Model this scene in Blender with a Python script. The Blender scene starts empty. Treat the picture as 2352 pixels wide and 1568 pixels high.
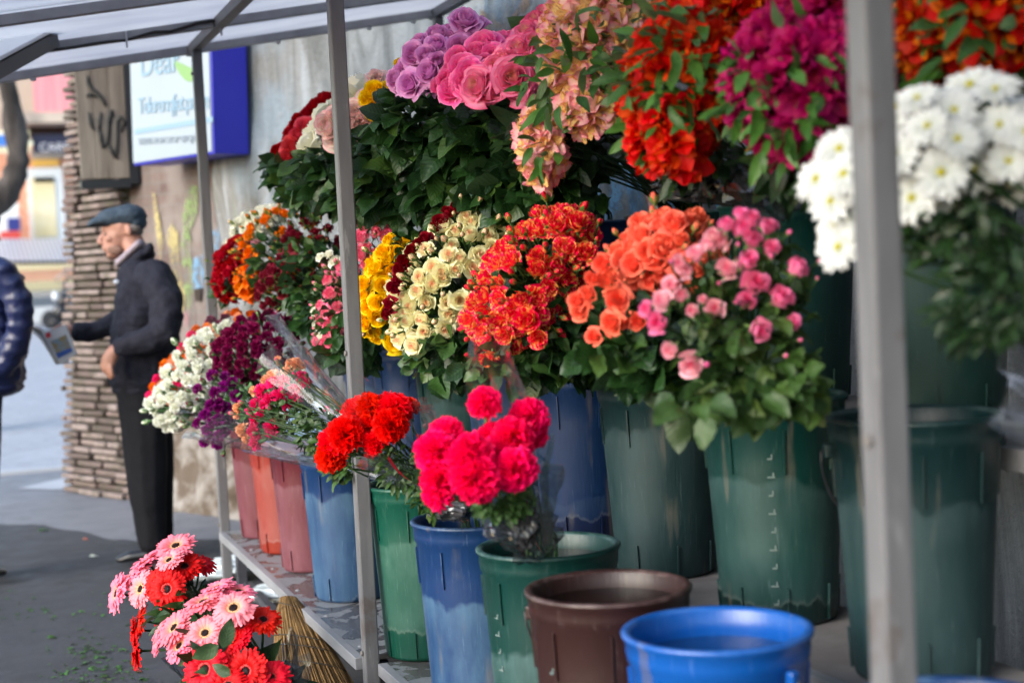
import bpy, bmesh, math, random
from mathutils import Vector as V, Matrix, noise as NZ
R = random.Random(7)
PI = math.pi
scn = bpy.context.scene
COL = scn.collection

# ------------------------------------------------------------------ camera
F = 3500.; CX, CY = 1176., 784.; CAMH = 1.345
yaw = math.atan(1271/3500.); pitch = math.atan(.053); roll = .0489
fw = V((math.sin(yaw)*math.cos(pitch), math.cos(yaw)*math.cos(pitch), -math.sin(pitch)))
r0 = V((math.cos(yaw), -math.sin(yaw), 0)); u0 = r0.cross(fw)
rt = r0*math.cos(roll) - u0*math.sin(roll)
up = u0*math.cos(roll) + r0*math.sin(roll)
EYE = V((0, 0, CAMH))
def ray(x, y): return fw + rt*((x-CX)/F) - up*((y-CY)/F)
def atd(x, y, z): return EYE + ray(x, y)*z
def atz(x, y, h):
    d = ray(x, y); return EYE + d*((h-CAMH)/d.z)
def atx(x, y, X):
    d = ray(x, y); return EYE + d*(X/d.x)
def aty(x, y, Y):
    d = ray(x, y); return EYE + d*(Y/d.y)
cd = bpy.data.cameras.new('camera'); cam = bpy.data.objects.new('camera', cd); COL.objects.link(cam)
cam.matrix_world = Matrix(((rt.x, up.x, -fw.x, 0), (rt.y, up.y, -fw.y, 0), (rt.z, up.z, -fw.z, CAMH), (0, 0, 0, 1)))
cd.sensor_width = 36; cd.lens = 36*F/2352; cd.clip_end = 2000; cd.clip_start = .05
cd.dof.use_dof = True; cd.dof.focus_distance = 3.92; cd.dof.aperture_fstop = 2.8
scn.camera = cam

# ------------------------------------------------------------------ objects
def tag(o, label, cat, group=None, kind=None):
    if label: o['label'] = label
    if cat: o['category'] = cat
    if group: o['group'] = group
    if kind: o['kind'] = kind
    return o
def thing(name, label, cat, loc, group=None):
    o = bpy.data.objects.new(name, None); COL.objects.link(o); o.location = loc
    o.empty_display_size = .05
    return tag(o, label, cat, group)

class MB:
    def __init__(s): s.v = []; s.f = []; s.mi = []; s.uv = []; s.uv2 = []; s.sm = []
    def grid(s, fn, nu, nv, mi=0, idx=0., smooth=True, flip=False):
        b = len(s.v)
        for j in range(nv+1):
            for i in range(nu+1):
                s.v.append(tuple(fn(i/nu, j/nv)))
        for j in range(nv):
            for i in range(nu):
                q = [(i, j), (i+1, j), (i+1, j+1), (i, j+1)]
                if flip: q.reverse()
                s.f.append([b+y*(nu+1)+x for x, y in q]); s.mi.append(mi); s.sm.append(smooth)
                s.uv += [(x/nu, y/nv) for x, y in q]; s.uv2 += [(idx, idx)]*4
    def poly(s, pts, mi=0, idx=0., smooth=False, uvs=None):
        b = len(s.v); s.v += [tuple(p) for p in pts]
        s.f.append(list(range(b, b+len(pts)))); s.mi.append(mi); s.sm.append(smooth)
        s.uv += uvs or [(0.5, .5)]*len(pts); s.uv2 += [(idx, idx)]*len(pts)
    def box(s, c, d, mi=0, ax=None, bev=0):
        c = V(c); ax = ax or (V((1, 0, 0)), V((0, 1, 0)), V((0, 0, 1)))
        h = [d[0]/2, d[1]/2, d[2]/2]
        b = len(s.v)
        for k in range(8):
            p = c + ax[0]*h[0]*(1 if k & 1 else -1) + ax[1]*h[1]*(1 if k & 2 else -1) + ax[2]*h[2]*(1 if k & 4 else -1)
            s.v.append(tuple(p))
        for q in ((0, 2, 3, 1), (4, 5, 7, 6), (0, 1, 5, 4), (2, 6, 7, 3), (0, 4, 6, 2), (1, 3, 7, 5)):
            s.f.append([b+i for i in q]); s.mi.append(mi); s.sm.append(False)
            s.uv += [(0, 0), (1, 0), (1, 1), (0, 1)]; s.uv2 += [(0, 0)]*4
    def tube(s, pts, r, n=6, mi=0, cap=True, ref=V((0, 0, 1))):
        pts = [V(p) for p in pts]; rr = r if isinstance(r, (list, tuple)) else [r]*len(pts)
        b = len(s.v)
        for k, p in enumerate(pts):
            t = (pts[min(k+1, len(pts)-1)]-pts[max(k-1, 0)])
            t = t.normalized() if t.length > 1e-9 else V((0, 0, 1))
            a = t.cross(ref)
            if a.length < .05: a = t.cross(V((1, 0, 0)))
            a.normalize(); c = t.cross(a)
            for i in range(n):
                q = 2*PI*i/n
                s.v.append(tuple(p + (a*math.cos(q)+c*math.sin(q))*rr[k]))
        for k in range(len(pts)-1):
            for i in range(n):
                s.f.append([b+k*n+i, b+k*n+(i+1) % n, b+(k+1)*n+(i+1) % n, b+(k+1)*n+i]); s.mi.append(mi); s.sm.append(True)
                s.uv += [(0, 0), (1, 0), (1, 1), (0, 1)]; s.uv2 += [(0, 0)]*4
        if cap:
            for k in (0, len(pts)-1):
                q = [b+k*n+i for i in range(n)]
                s.f.append(q if k else q[::-1]); s.mi.append(mi); s.sm.append(False)
                s.uv += [(.5, .5)]*n; s.uv2 += [(0, 0)]*n
    def lathe(s, prof, n=48, mi=0, c=(0, 0, 0), sx=1, sy=1):
        c = V(c); b = len(s.v)
        for r, z in prof:
            for i in range(n):
                q = 2*PI*i/n; s.v.append((c.x+r*sx*math.cos(q), c.y+r*sy*math.sin(q), c.z+z))
        for k in range(len(prof)-1):
            for i in range(n):
                s.f.append([b+k*n+i, b+k*n+(i+1) % n, b+(k+1)*n+(i+1) % n, b+(k+1)*n+i]); s.mi.append(mi); s.sm.append(True)
                s.uv += [(i/n, prof[k][1]), ((i+1)/n, prof[k][1]), ((i+1)/n, prof[k+1][1]), (i/n, prof[k+1][1])]; s.uv2 += [(0, 0)]*4
    def mesh(s, name, mats):
        me = bpy.data.meshes.new(name); me.from_pydata(s.v, [], s.f)
        for m in (mats if isinstance(mats, (list, tuple)) else [mats]): me.materials.append(m)
        me.polygons.foreach_set('material_index', s.mi); me.polygons.foreach_set('use_smooth', s.sm)
        u = me.uv_layers.new(name='UVMap'); u.data.foreach_set('uv', [c for p in s.uv for c in p])
        u = me.uv_layers.new(name='Idx'); u.data.foreach_set('uv', [c for p in s.uv2 for c in p])
        me.update(); return me
    def build(s, name, mats, parent=None, loc=None, bevel=0):
        me = s.mesh(name, mats); o = bpy.data.objects.new(name, me); COL.objects.link(o)
        if parent is not None:
            o.parent = parent
        if loc is not None: o.location = loc
        if bevel:
            m = o.modifiers.new('b', 'BEVEL'); m.width = bevel; m.segments = 2; m.limit_method = 'ANGLE'
        return o
def solo(mb, name, mats, label, cat, group=None, kind=None, org=None, bevel=0):
    """top-level single-mesh thing, vertices re-based on org"""
    if org is not None:
        o_ = V(org); mb.v = [tuple(V(p)-o_) for p in mb.v]
    o = mb.build(name, mats, None, org, bevel); return tag(o, label, cat, group, kind)

# ------------------------------------------------------------------ materials
def newmat(name):
    m = bpy.data.materials.new(name); m.use_nodes = True; nt = m.node_tree
    return m, nt, nt.nodes['Principled BSDF'], nt.nodes['Material Output']
def N(nt, t, **kw):
    n = nt.nodes.new(t)
    for k, v in kw.items():
        if k in n.inputs: n.inputs[k].default_value = v
        else: setattr(n, k, v)
    return n
def c4(c): return (c[0], c[1], c[2], 1)
def mix(nt, fac, a, b, mode='MIX'):
    n = nt.nodes.new('ShaderNodeMix'); n.data_type = 'RGBA'; n.blend_type = mode
    for s, v in ((0, fac), (6, a), (7, b)):
        if hasattr(v, 'links') or hasattr(v, 'is_linked'): nt.links.new(v, n.inputs[s])
        elif s == 0: n.inputs[0].default_value = v
        else: n.inputs[s].default_value = c4(v)
    return n.outputs[2]
def mth(nt, op, a, b=None, clamp=False):
    n = nt.nodes.new('ShaderNodeMath'); n.operation = op; n.use_clamp = clamp
    for i, v in enumerate((a, b)):
        if v is None: continue
        if hasattr(v, 'is_linked'): nt.links.new(v, n.inputs[i])
        else: n.inputs[i].default_value = v
    return n.outputs[0]
def ramp(nt, src, stops):
    n = nt.nodes.new('ShaderNodeValToRGB'); e = n.color_ramp.elements
    while len(e) < len(stops): e.new(.5)
    for i, (p, c) in enumerate(stops):
        e[i].position = p; e[i].color = c4(c) if not isinstance(c, (int, float)) else (c, c, c, 1)
    nt.links.new(src, n.inputs[0]); return n.outputs[0]
def texco(nt, kind='Object', scale=(1, 1, 1), loc=(0, 0, 0)):
    t = nt.nodes.new('ShaderNodeTexCoord'); m = nt.nodes.new('ShaderNodeMapping')
    nt.links.new(t.outputs[kind], m.inputs[0]); m.inputs['Scale'].default_value = scale; m.inputs['Location'].default_value = loc
    return m.outputs[0]
def noise(nt, co, scale, detail=4, rough=.55, dist=0.):
    n = N(nt, 'ShaderNodeTexNoise', Scale=scale, Detail=detail, Roughness=rough, Distortion=dist)
    nt.links.new(co, n.inputs['Vector']); return n.outputs[0]
def bump(nt, b, h, strength=.3, dist=.01):
    n = N(nt, 'ShaderNodeBump', Strength=strength, Distance=dist); nt.links.new(h, n.inputs['Height'])
    nt.links.new(n.outputs[0], b.inputs['Normal'])
def plain(name, col, rough=.6, metal=0., col2=None, scale=8., bmp=0., stretch=(1, 1, 1), lo=.35, hi=.65, spec=.5, kind='Object', detail=5):
    m, nt, b, o = newmat(name); b.inputs['Roughness'].default_value = rough; b.inputs['Metallic'].default_value = metal
    b.inputs['Specular IOR Level'].default_value = spec
    b.inputs['Base Color'].default_value = c4(col)
    if col2 or bmp:
        co = texco(nt, kind, stretch); nz = noise(nt, co, scale, detail)
        if col2:
            nt.links.new(ramp(nt, nz, [(lo, col), (hi, col2)]), b.inputs['Base Color'])
        if bmp: bump(nt, b, nz, bmp)
    return m
def leafy(nt, b, o, col, trans=.3):
    """thin petal or leaf: the Principled surface plus light passing through"""
    tr = nt.nodes.new('ShaderNodeBsdfTranslucent'); ms = nt.nodes.new('ShaderNodeMixShader'); ms.inputs[0].default_value = trans
    nt.links.new(col, tr.inputs[0]); nt.links.new(col, b.inputs['Base Color'])
    nt.links.new(b.outputs[0], ms.inputs[1]); nt.links.new(tr.outputs[0], ms.inputs[2]); nt.links.new(ms.outputs[0], o.inputs[0])
def petal(name, base, tip, core=None, core_w=.35, var=.25, hue=.004, streak=None, streak_amt=.5, edge=None, rough=.55, trans=.25, foot=None, spots=None):
    m, nt, b, o = newmat(name); b.inputs['Roughness'].default_value = rough; b.inputs['Specular IOR Level'].default_value = .3
    uv = N(nt, 'ShaderNodeUVMap', uv_map='UVMap'); sp = nt.nodes.new('ShaderNodeSeparateXYZ'); nt.links.new(uv.outputs[0], sp.inputs[0])
    ix = N(nt, 'ShaderNodeUVMap', uv_map='Idx'); sx = nt.nodes.new('ShaderNodeSeparateXYZ'); nt.links.new(ix.outputs[0], sx.inputs[0])
    col = mix(nt, mth(nt, 'POWER', sp.outputs[1], 1.5), base, tip)
    if foot: col = mix(nt, ramp(nt, sp.outputs[1], [(0, 1.), (.45, 0.)]), col, foot)
    if edge:
        d = mth(nt, 'MULTIPLY', mth(nt, 'ABSOLUTE', mth(nt, 'SUBTRACT', sp.outputs[0], .5)), 2.)
        e = mth(nt, 'MAXIMUM', mth(nt, 'POWER', d, 7.), mth(nt, 'POWER', sp.outputs[1], 10.))
        col = mix(nt, e, col, edge)
    if core: col = mix(nt, ramp(nt, sx.outputs[0], [(0, 1.), (core_w, 0.)]), col, core)
    co = texco(nt)
    if streak:
        nz = noise(nt, texco(nt, 'Object', (1, 1, .5)), 4., 2, .5, 1.5)
        col = mix(nt, mth(nt, 'MULTIPLY', ramp(nt, nz, [(.51, 0.), (.57, 1.)]), streak_amt), col, streak)
    if spots:
        # dashes along the inner petals only
        wv = mth(nt, 'SINE', mth(nt, 'MULTIPLY', sp.outputs[0], 38.))
        w2 = mth(nt, 'SINE', mth(nt, 'MULTIPLY', mth(nt, 'ADD', sp.outputs[1], mth(nt, 'MULTIPLY', sp.outputs[0], .9)), 26.))
        k = mth(nt, 'MULTIPLY', mth(nt, 'GREATER_THAN', wv, .45), mth(nt, 'GREATER_THAN', w2, -.1))
        k = mth(nt, 'MULTIPLY', k, mth(nt, 'LESS_THAN', sx.outputs[0], .5))
        col = mix(nt, mth(nt, 'MULTIPLY', k, .45), col, spots)
    oi = nt.nodes.new('ShaderNodeObjectInfo')
    hs = nt.nodes.new('ShaderNodeHueSaturation'); nt.links.new(col, hs.inputs['Color'])
    nt.links.new(mth(nt, 'ADD', mth(nt, 'MULTIPLY', oi.outputs['Random'], hue*2), .5-hue), hs.inputs['Hue'])
    isl = nt.nodes.new('ShaderNodeNewGeometry')
    vv = mth(nt, 'ADD', mth(nt, 'MULTIPLY', isl.outputs['Random Per Island'], var*.7), mth(nt, 'MULTIPLY', oi.outputs['Random'], var*.6))
    nt.links.new(mth(nt, 'SUBTRACT', 1.12+var*.45, vv), hs.inputs['Value']); hs.inputs['Saturation'].default_value = 1.04
    fine = noise(nt, texco(nt, 'Object', (9, 9, 3)), 6, 3)
    bump(nt, b, fine, .18, .1)
    leafy(nt, b, o, hs.outputs[0], trans)
    return m
def leafmat(name, c1, c2, rough=.42, trans=.18, back=None, yellow=None):
    m, nt, b, o = newmat(name); b.inputs['Roughness'].default_value = rough
    g = nt.nodes.new('ShaderNodeNewGeometry')
    st = [(0, c1), (.75, c2)] + ([(1, yellow)] if yellow else [])
    col = ramp(nt, g.outputs['Random Per Island'], st)
    uv = N(nt, 'ShaderNodeUVMap', uv_map='UVMap'); sp = nt.nodes.new('ShaderNodeSeparateXYZ'); nt.links.new(uv.outputs[0], sp.inputs[0])
    d = mth(nt, 'ABSOLUTE', mth(nt, 'SUBTRACT', sp.outputs[0], .5))
    vein = mth(nt, 'SINE', mth(nt, 'MULTIPLY', mth(nt, 'SUBTRACT', sp.outputs[1], mth(nt, 'MULTIPLY', d, .55)), 46.))
    k = mth(nt, 'MAXIMUM', ramp(nt, d, [(0, 1.), (.035, 0.)]), mth(nt, 'MULTIPLY', mth(nt, 'GREATER_THAN', vein, .86), .45))
    col = mix(nt, mth(nt, 'MULTIPLY', k, .35), col, tuple(min(1, x*2.2+.02) for x in c2))
    col = mix(nt, mth(nt, 'MULTIPLY', g.outputs['Backfacing'], .7), col, back or tuple(x*1.5+.02 for x in c2))
    bump(nt, b, vein, .1, .02)
    leafy(nt, b, o, col, trans); return m

G_ROSE = leafmat('rose_leaf', (.006, .024, .007), (.026, .082, .016), rough=.4, trans=.22, back=(.04, .085, .035), yellow=(.06, .12, .02))
G_DARK = leafmat('dark_leaf', (.005, .020, .006), (.020, .056, .012), rough=.4, trans=.2, back=(.02, .045, .02))
G_LILY = leafmat('lily_leaf', (.02, .075, .010), (.075, .21, .03), rough=.42, trans=.25, back=(.14, .25, .12))
G_BUD = leafmat('bud_green', (.06, .15, .02), (.16, .30, .06), rough=.5, trans=.1, back=(.1, .2, .05))
G_CARN = leafmat('carnation_green', (.06, .15, .05), (.14, .30, .10), rough=.55, trans=.1)
G_GER = leafmat('stem_green', (.012, .035, .006), (.03, .08, .016), rough=.5, trans=.05)
G_OLIVE = leafmat('olive_leaf', (.010, .035, .006), (.035, .085, .012), rough=.5, trans=.15, back=(.03, .06, .015), yellow=(.07, .11, .02))

# ------------------------------------------------------------------ flower meshes (unit diameter about 1, face towards +Z)
def rose_mesh(name, mats, n=22, nu=6, nv=5, seed=1, openness=1., tall=1.):
    r = random.Random(seed); mb = MB()
    for k in range(n):
        f = k/(n-1); ph = k*2.399 + r.uniform(-.25, .25)
        Rr = .03+.42*(f**.75)*(.75+.25*openness)
        w = 1.5-.75*f; H = (.60+.12*math.sin(f*2.6)-.18*f*f)*tall
        fl = (.10*f+.16*f**3)*openness; cu = (.03+.2*f**2)*openness; ta = r.uniform(-.05, .05); tw = r.uniform(-.25, .25)
        a1 = r.uniform(0, 6); jag = r.uniform(.01, .035)
        def fn(u, t):
            s = u*2-1; tt = t
            rad = Rr*(math.sin(min(1., tt*1.25)*PI/2)**.75)*(1-.30*(1-f)*tt*tt) + fl*tt**3
            ww = w*(.35+.65*min(1, tt*1.7))*(1-.12*tt**6)
            an = ph+s*ww+tw*tt
            z = H*tt*(1-.20*s*s*tt) - cu*tt**5*(1+.4*s*s) + ta*tt + jag*math.sin(a1+s*7)*tt**2
            rad += .02*math.cos(s*3+a1)*tt - .05*(abs(s)**3)*f*0 + .05*abs(s)*f*tt
            tip = .05*(1-abs(s))*(tt**5)
            return (rad*math.cos(an), rad*math.sin(an), z*.95+tip-.28)
        mb.grid(fn, nu, nv, 0, f)
    # calyx and sepals
    mb.lathe([(.015, -.42), (.07, -.38), (.09, -.31), (.06, -.25)], 8, 1)
    for k in range(5):
        a = k*2*PI/5+.3; ln = r.uniform(.28, .4); dr = r.uniform(-.16, .10)
        mb.grid(lambda u, t: ((.05+ln*t)*math.cos(a+(u-.5)*.9*(1-t)), (.05+ln*t)*math.sin(a+(u-.5)*.9*(1-t)), -.30+dr*t*t+.02*t), 2, 3, 1)
    mb.tube([(0, 0, -.4), (.03, .02, -.8), (0, .05, -1.3)], .025, 5, 1)
    return mb.mesh(name, mats)
def bud_mesh(name, mats, seed=1, show=.5):
    r = random.Random(seed); mb = MB()
    mb.lathe([(.0, -.05), (.16, 0), (.22, .15), (.21, .32), (.13, .52), (.0, .64)], 10, 0)
    for k in range(4):
        a = k*1.7
        mb.grid(lambda u, t: ((.225-.14*t*t)*math.cos(a+(u-.5)*1.8), (.225-.14*t*t)*math.sin(a+(u-.5)*1.8), .1+.48*t+.03*math.sin(u*PI)), 4, 3, 0, .5)
    mb.lathe([(.02, -.2), (.09, -.16), (.13, -.08), (.12, 0.)], 8, 1)
    for k in range(5):
        a = k*2*PI/5; ln = .62-show*.15; o_ = r.uniform(.0, .16)*show
        def fn(u, t):
            rad = .15+.13*math.sin(min(1, t*1.6)*PI/2)-.13*t*t+o_*t*t*1.6
            an = a+(u-.5)*1.5*(1-t)**.6
            return (rad*math.cos(an), rad*math.sin(an), -.03+ln*t)
        mb.grid(fn, 2, 4, 1)
    mb.tube([(0, 0, -.18), (.02, .02, -.6), (.06, 0, -1.2)], .03, 5, 1)
    return mb.mesh(name, mats)
def carnation_mesh(name, mats, n=34, seed=1, cup=True):
    r = random.Random(seed); mb = MB()
    for k in range(n):
        f = (k+.5)/n; th = 1.75*f**.6; ph = k*2.399+r.uniform(-.3, .3)
        d = V((math.sin(th)*math.cos(ph), math.sin(th)*math.sin(ph), math.cos(th)))
        e1 = V((-math.sin(ph), math.cos(ph), 0)); e1 = (e1 + d.cross(e1)*r.uniform(-.8, .8)).normalized(); e2 = d.cross(e1)
        Lr = .47*(1-.12*f)*r.uniform(.86, 1.08); W = r.uniform(.15, .24); a1 = r.uniform(0, 6); fr = r.uniform(6, 9); am = r.uniform(.035, .075)
        jag = [r.uniform(-.035, .05) for _ in range(10)]
        def fn(u, t):
            s = u*2-1; rr = Lr*(t**.8)*(1-.12*s*s*t) + jag[int(round(u*9))]*t**3
            p = d*rr + e1*s*W*t**1.1 + e2*(am*math.sin(a1+s*fr*.9)*t**1.5)*1.6
            p.z -= .04*f
            return p
        mb.grid(fn, 9, 3, 0, f)
    mb.lathe([(.03, -.62), (.09, -.58), (.11, -.4), (.13, -.22), (.10, -.1)], 8, 1)
    mb.tube([(0, 0, -.6), (.02, .03, -1.0), (0, .06, -1.5)], .025, 5, 1)
    return mb.mesh(name, mats)
def gerbera_mesh(name, mats, seed=1, droop=0.):
    r = random.Random(seed); mb = MB()
    for ring, (n, L0, z0, idx, tilt) in enumerate(((30, .5, -.01, 1., .06), (27, .46, .008, .9, .12), (24, .38, .02, .8, .22))):
        for k in range(n):
            a = 2*PI*(k+.5*(ring % 2))/n + r.uniform(-.04, .04); L = L0*r.uniform(.88, 1.04); W = .042*r.uniform(.85, 1.1)
            dz = r.uniform(-.06, .05)+droop*r.uniform(.3, 1.1); tw = r.uniform(-.4, .4)
            def fn(u, t):
                s = u*2-1; w = W*(math.sin(min(1, t*1.35+.12)*PI/2))*(1-.72*max(0, t-.8)*5*max(0, t-.8)*5*.7)
                x = .10+(L-.10)*t; y = s*w
                z = z0+tilt*math.sin(t*2.2)*.5+dz*t*t - .012*abs(s)*1 + s*w*tw*t
                return (x*math.cos(a)-y*math.sin(a), x*math.sin(a)+y*math.cos(a), z)
            mb.grid(fn, 2, 5, 0, idx)
    for k in range(46):   # short inner florets
        a = k*2.399; L = .16*r.uniform(.8, 1.1); r_ = .085
        mb.grid(lambda u, t: ((r_+(L-r_)*t)*math.cos(a+(u-.5)*.14), (r_+(L-r_)*t)*math.sin(a+(u-.5)*.14), .03+.03*math.sin(t*PI)), 1, 2, 3, .1)
    mb.lathe([(.0, .052), (.04, .056), (.075, .045), (.10, .02)], 16, 1)
    for k in range(90):
        a = k*2.399; q = .09*math.sqrt(k/90); mb.tube([(q*math.cos(a), q*math.sin(a), .04), (q*1.05*math.cos(a), q*1.05*math.sin(a), .066+r.uniform(0, .012))], [.006, .004], 3, 1, False)
    mb.lathe([(.025, -.12), (.06, -.08), (.11, -.03), (.13, -.0)], 12, 2)
    mb.tube([(0, 0, -.1), (.02, 0, -.6), (0, .04, -1.4)], .028, 6, 2)
    return mb.mesh(name, mats)
def daisy_mesh(name, mats, seed=1):
    r = random.Random(seed); mb = MB()
    for n, L0, el, W0 in ((15, .5, .08, .085), (13, .46, .34, .082), (9, .34, .7, .066)):
        for k in range(n):
            a = 2*PI*k/n+r.uniform(-.1, .1)+el; L = L0*r.uniform(.88, 1.08); e = el+r.uniform(-.12, .12); W = W0*r.uniform(.9, 1.15)
            def fn(u, t):
                s = u*2-1; w = W*math.sin(min(1, t*1.2+.15)*PI/2)*(1-.8*max(0, t-.75)**2*16)
                x = (.05+L*t)*math.cos(e*(1-.3*t)); z = (L*t)*math.sin(e*(1-.4*t))+.04*s*s-.04*t*t
                y = s*w
                return (x*math.cos(a)-y*math.sin(a), x*math.sin(a)+y*math.cos(a), z-.05)
            mb.grid(fn, 2, 4, 0, .8)
    mb.lathe([(.0, .075), (.05, .065), (.085, .02), (.07, -.02)], 12, 1)
    mb.lathe([(.03, -.2), (.08, -.12), (.12, -.06), (.09, -.03)], 8, 2)
    mb.tube([(0, 0, -.15), (.02, 0, -.6), (0, .04, -1.3)], .025, 5, 2)
    return mb.mesh(name, mats)
def lily_mesh(name, mats, seed=1, nfl=4, buds=2):
    """alstroemeria head: several trumpets, buds and narrow leaves; mats: petal, green"""
    r = random.Random(seed); mb = MB()
    for k in range(nfl):
        a = k*2*PI/nfl + r.uniform(-.3, .3); el = r.uniform(.35, .8) if k else .15
        d = V((math.sin(el)*math.cos(a), math.sin(el)*math.sin(a), math.cos(el)))
        e1 = d.cross(V((.3, .2, 1)) if abs(d.z) < .95 else V((1, 0, 0))).normalized(); e2 = d.cross(e1)
        org = d*.02; S = r.uniform(.72, .88); ro = r.uniform(0, 6)
        for j in range(6):
            inner = j % 2; b_ = ro+j*PI/3; W = .30 if not inner else .17; flr = r.uniform(.65, .95)
            def fn(u, t):
                s = u*2-1; w = W*(max(0., math.sin((t*.93+.055)*PI))**.62)
                rad = .05+.10*t+(.42 if not inner else .30)*flr*t**2.2
                z = .95*t-.30*t**3+.04*math.cos(s*5+b_)*t
                rad -= .10*s*s*t*0
                x = rad; y = s*w
                p = (x*math.cos(b_)-y*math.sin(b_), x*math.sin(b_)+y*math.cos(b_), z+.07*s*s*t)
                return org+(e1*p[0]+e2*p[1]+d*p[2])*S
            mb.grid(fn, 4, 6, 0, .2 if inner else .9)
        mb.lathe([(.02, -.05), (.035, 0), (.03, .06)], 6, 1, org)
        for j in range(3):
            mb.tube([org+d*.05*S, org+(d*.85+e1*r.uniform(-.08, .08)+e2*r.uniform(-.08, .08))*S], .006, 3, 2, False)
    for k in range(buds):
        a = r.uniform(0, 6); el = r.uniform(.5, 1.1); d = V((math.sin(el)*math.cos(a), math.sin(el)*math.sin(a), math.cos(el)))
        c0 = d*r.uniform(.22, .32)
        mb.tube([V((0, 0, 0)), c0, c0+d*.05, c0+d*.14, c0+d*.23, c0+d*.28], [.012, .014, .05, .065, .045, .008], 7, 3)
    for k in range(3):
        a = r.uniform(0, 6); ln = r.uniform(.35, .6)
        add_leaf(mb, V((0, 0, -.1)), V((math.cos(a), math.sin(a), .25)), V((0, 0, 1)), ln, ln*.28, .25, 1, 2, r)
    mb.tube([(0, 0, .03), (.03, 0, -.5), (0, .04, -1.2)], .03, 5, 1)
    return mb.mesh(name, mats)
def add_leaf(mb, p, d, nrm, L, W, curl, mi=0, nu=2, r=R, serr=0., nv=6):
    d = d.normalized(); sd = d.cross(nrm)
    if sd.length < .05: sd = d.cross(V((.7, .3, .5)))
    sd.normalize(); n = sd.cross(d).normalized(); tw = r.uniform(-.5, .5); fold = r.uniform(.1, .45); c2 = curl*r.uniform(.4, 1.5); wv = r.uniform(0, 6)
    def fn(u, t):
        s = u*2-1; w = W*.5*math.sin(PI*min(1, t**.75*1.0))**.85+.001
        if serr: w *= 1+serr*((int(t*nv) % 2)-.5)
        q = p + d*(L*t*(1-.25*c2*t)) + sd*(s*w) - n*(c2*L*t*t*.6) + n*(abs(s)*w*fold) + n*(s*w*tw*t) + n*.03*L*math.sin(wv+t*8+s*2)
        return q
    mb.grid(fn, nu, nv, mi, r.random())

# ------------------------------------------------------------------ petal colours
PM = {}
PM['mauve'] = petal('mauve_petal', (.70, .20, .58), (.90, .48, .82), core=(.78, .28, .66), hue=.005, var=.15)
PM['hotrose'] = petal('bright_pink_petal', (1., .16, .48), (1., .14, .50), foot=(.98, .62, .55), edge=(1., .38, .60), hue=.004, var=.15)
PM['pinkrose'] = petal('soft_pink_petal', (1., .52, .64), (1., .34, .58), core=(1., .62, .48), foot=(.9, .75, .6), edge=(.88, .12, .3), var=.12)
PM['redrose'] = petal('red_petal', (.35, .004, .012), (.5, .006, .02), var=.3)
PM['coralpink'] = petal('coral_pink_petal', (.75, .06, .1), (.82, .12, .16), var=.2)
PM['whiterose'] = petal('ivory_petal', (.96, .97, .80), (.98, .97, .88), var=.08, hue=.005)
PM['blushrose'] = petal('blush_petal', (.96, .92, .80), (.97, .84, .80), edge=(.95, .45, .52), var=.1)
PM['yellow'] = petal('yellow_petal', (.95, .55, .012), (1., .68, .02), core=(.95, .5, .01), var=.15, hue=.008)
PM['darkred'] = petal('dark_red_petal', (.14, .002, .008), (.28, .004, .015), var=.35)
PM['cream'] = petal('cream_petal', (.98, .86, .56), (1., .95, .72), core=(1., .55, .38), core_w=.45, edge=(.78, .84, .46), var=.12, hue=.008)
PM['flame'] = petal('flame_petal', (.88, .03, .05), (.88, .028, .11), streak=(1., .55, .14), streak_amt=.9, var=.2)
PM['coral'] = petal('coral_petal', (.98, .22, .14), (1., .25, .17), foot=(.98, .5, .32), var=.15)
PM['spraypink'] = petal('spray_pink_petal', (.98, .42, .56), (.98, .28, .56), core=(.95, .12, .38), core_w=.5, var=.15, hue=.006)
PM['spraypale'] = petal('pale_pink_petal', (.96, .66, .68), (.96, .48, .58), core=(.9, .2, .36), var=.15)
PM['pinkwhite'] = petal('pink_and_white_petal', (.95, .66, .68), (.90, .08, .24), core=(.92, .3, .42), foot=(.92, .88, .75), var=.2)
PM['orange'] = petal('orange_petal', (.85, .26, .02), (.86, .20, .02), var=.25, hue=.006)
PM['burgundy'] = petal('burgundy_petal', (.16, .012, .018), (.20, .012, .03), var=.4)
PM['whitecarn'] = petal('white_carnation_petal', (.80, .82, .66), (.85, .86, .80), var=.08)
PM['plum'] = petal('plum_petal', (.13, .004, .035), (.24, .006, .075), var=.4, hue=.008)
PM['violet'] = petal('violet_petal', (.16, .006, .10), (.28, .012, .20), var=.4, hue=.015)
PM['peach'] = petal('peach_petal', (.90, .55, .32), (.90, .42, .24), var=.15)
PM['hotcarn'] = petal('hot_pink_carnation_petal', (.92, .010, .085), (1.0, .035, .17), var=.12, trans=.35)
PM['pinkcarn'] = petal('pink_carnation_petal', (.82, .03, .16), (.88, .06, .24), var=.2)
PM['redcarn'] = petal('red_carnation_petal', (.72, .004, .006), (.92, .012, .012), var=.15, trans=.35)
PM['gerpink'] = petal('pink_gerbera_petal', (.92, .26, .32), (.92, .24, .35), foot=(.9, .34, .24), var=.18, hue=.008)
PM['gerpale'] = petal('pale_gerbera_petal', (.94, .34, .36), (.94, .30, .38), foot=(.9, .42, .26), var=.15)
PM['gerred'] = petal('red_gerbera_petal', (.62, .005, .008), (.72, .010, .015), var=.3)
PM['lilypink'] = petal('pink_lily_petal', (1., .74, .60), (1., .66, .64), core=(1., .78, .10), core_w=.5, edge=(1., .25, .42), spots=(.12, .02, .01), var=.12)
PM['lilyred'] = petal('red_lily_petal', (.70, .012, .006), (.78, .014, .007), core=(.85, .12, .01), core_w=.4, var=.3)
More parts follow.
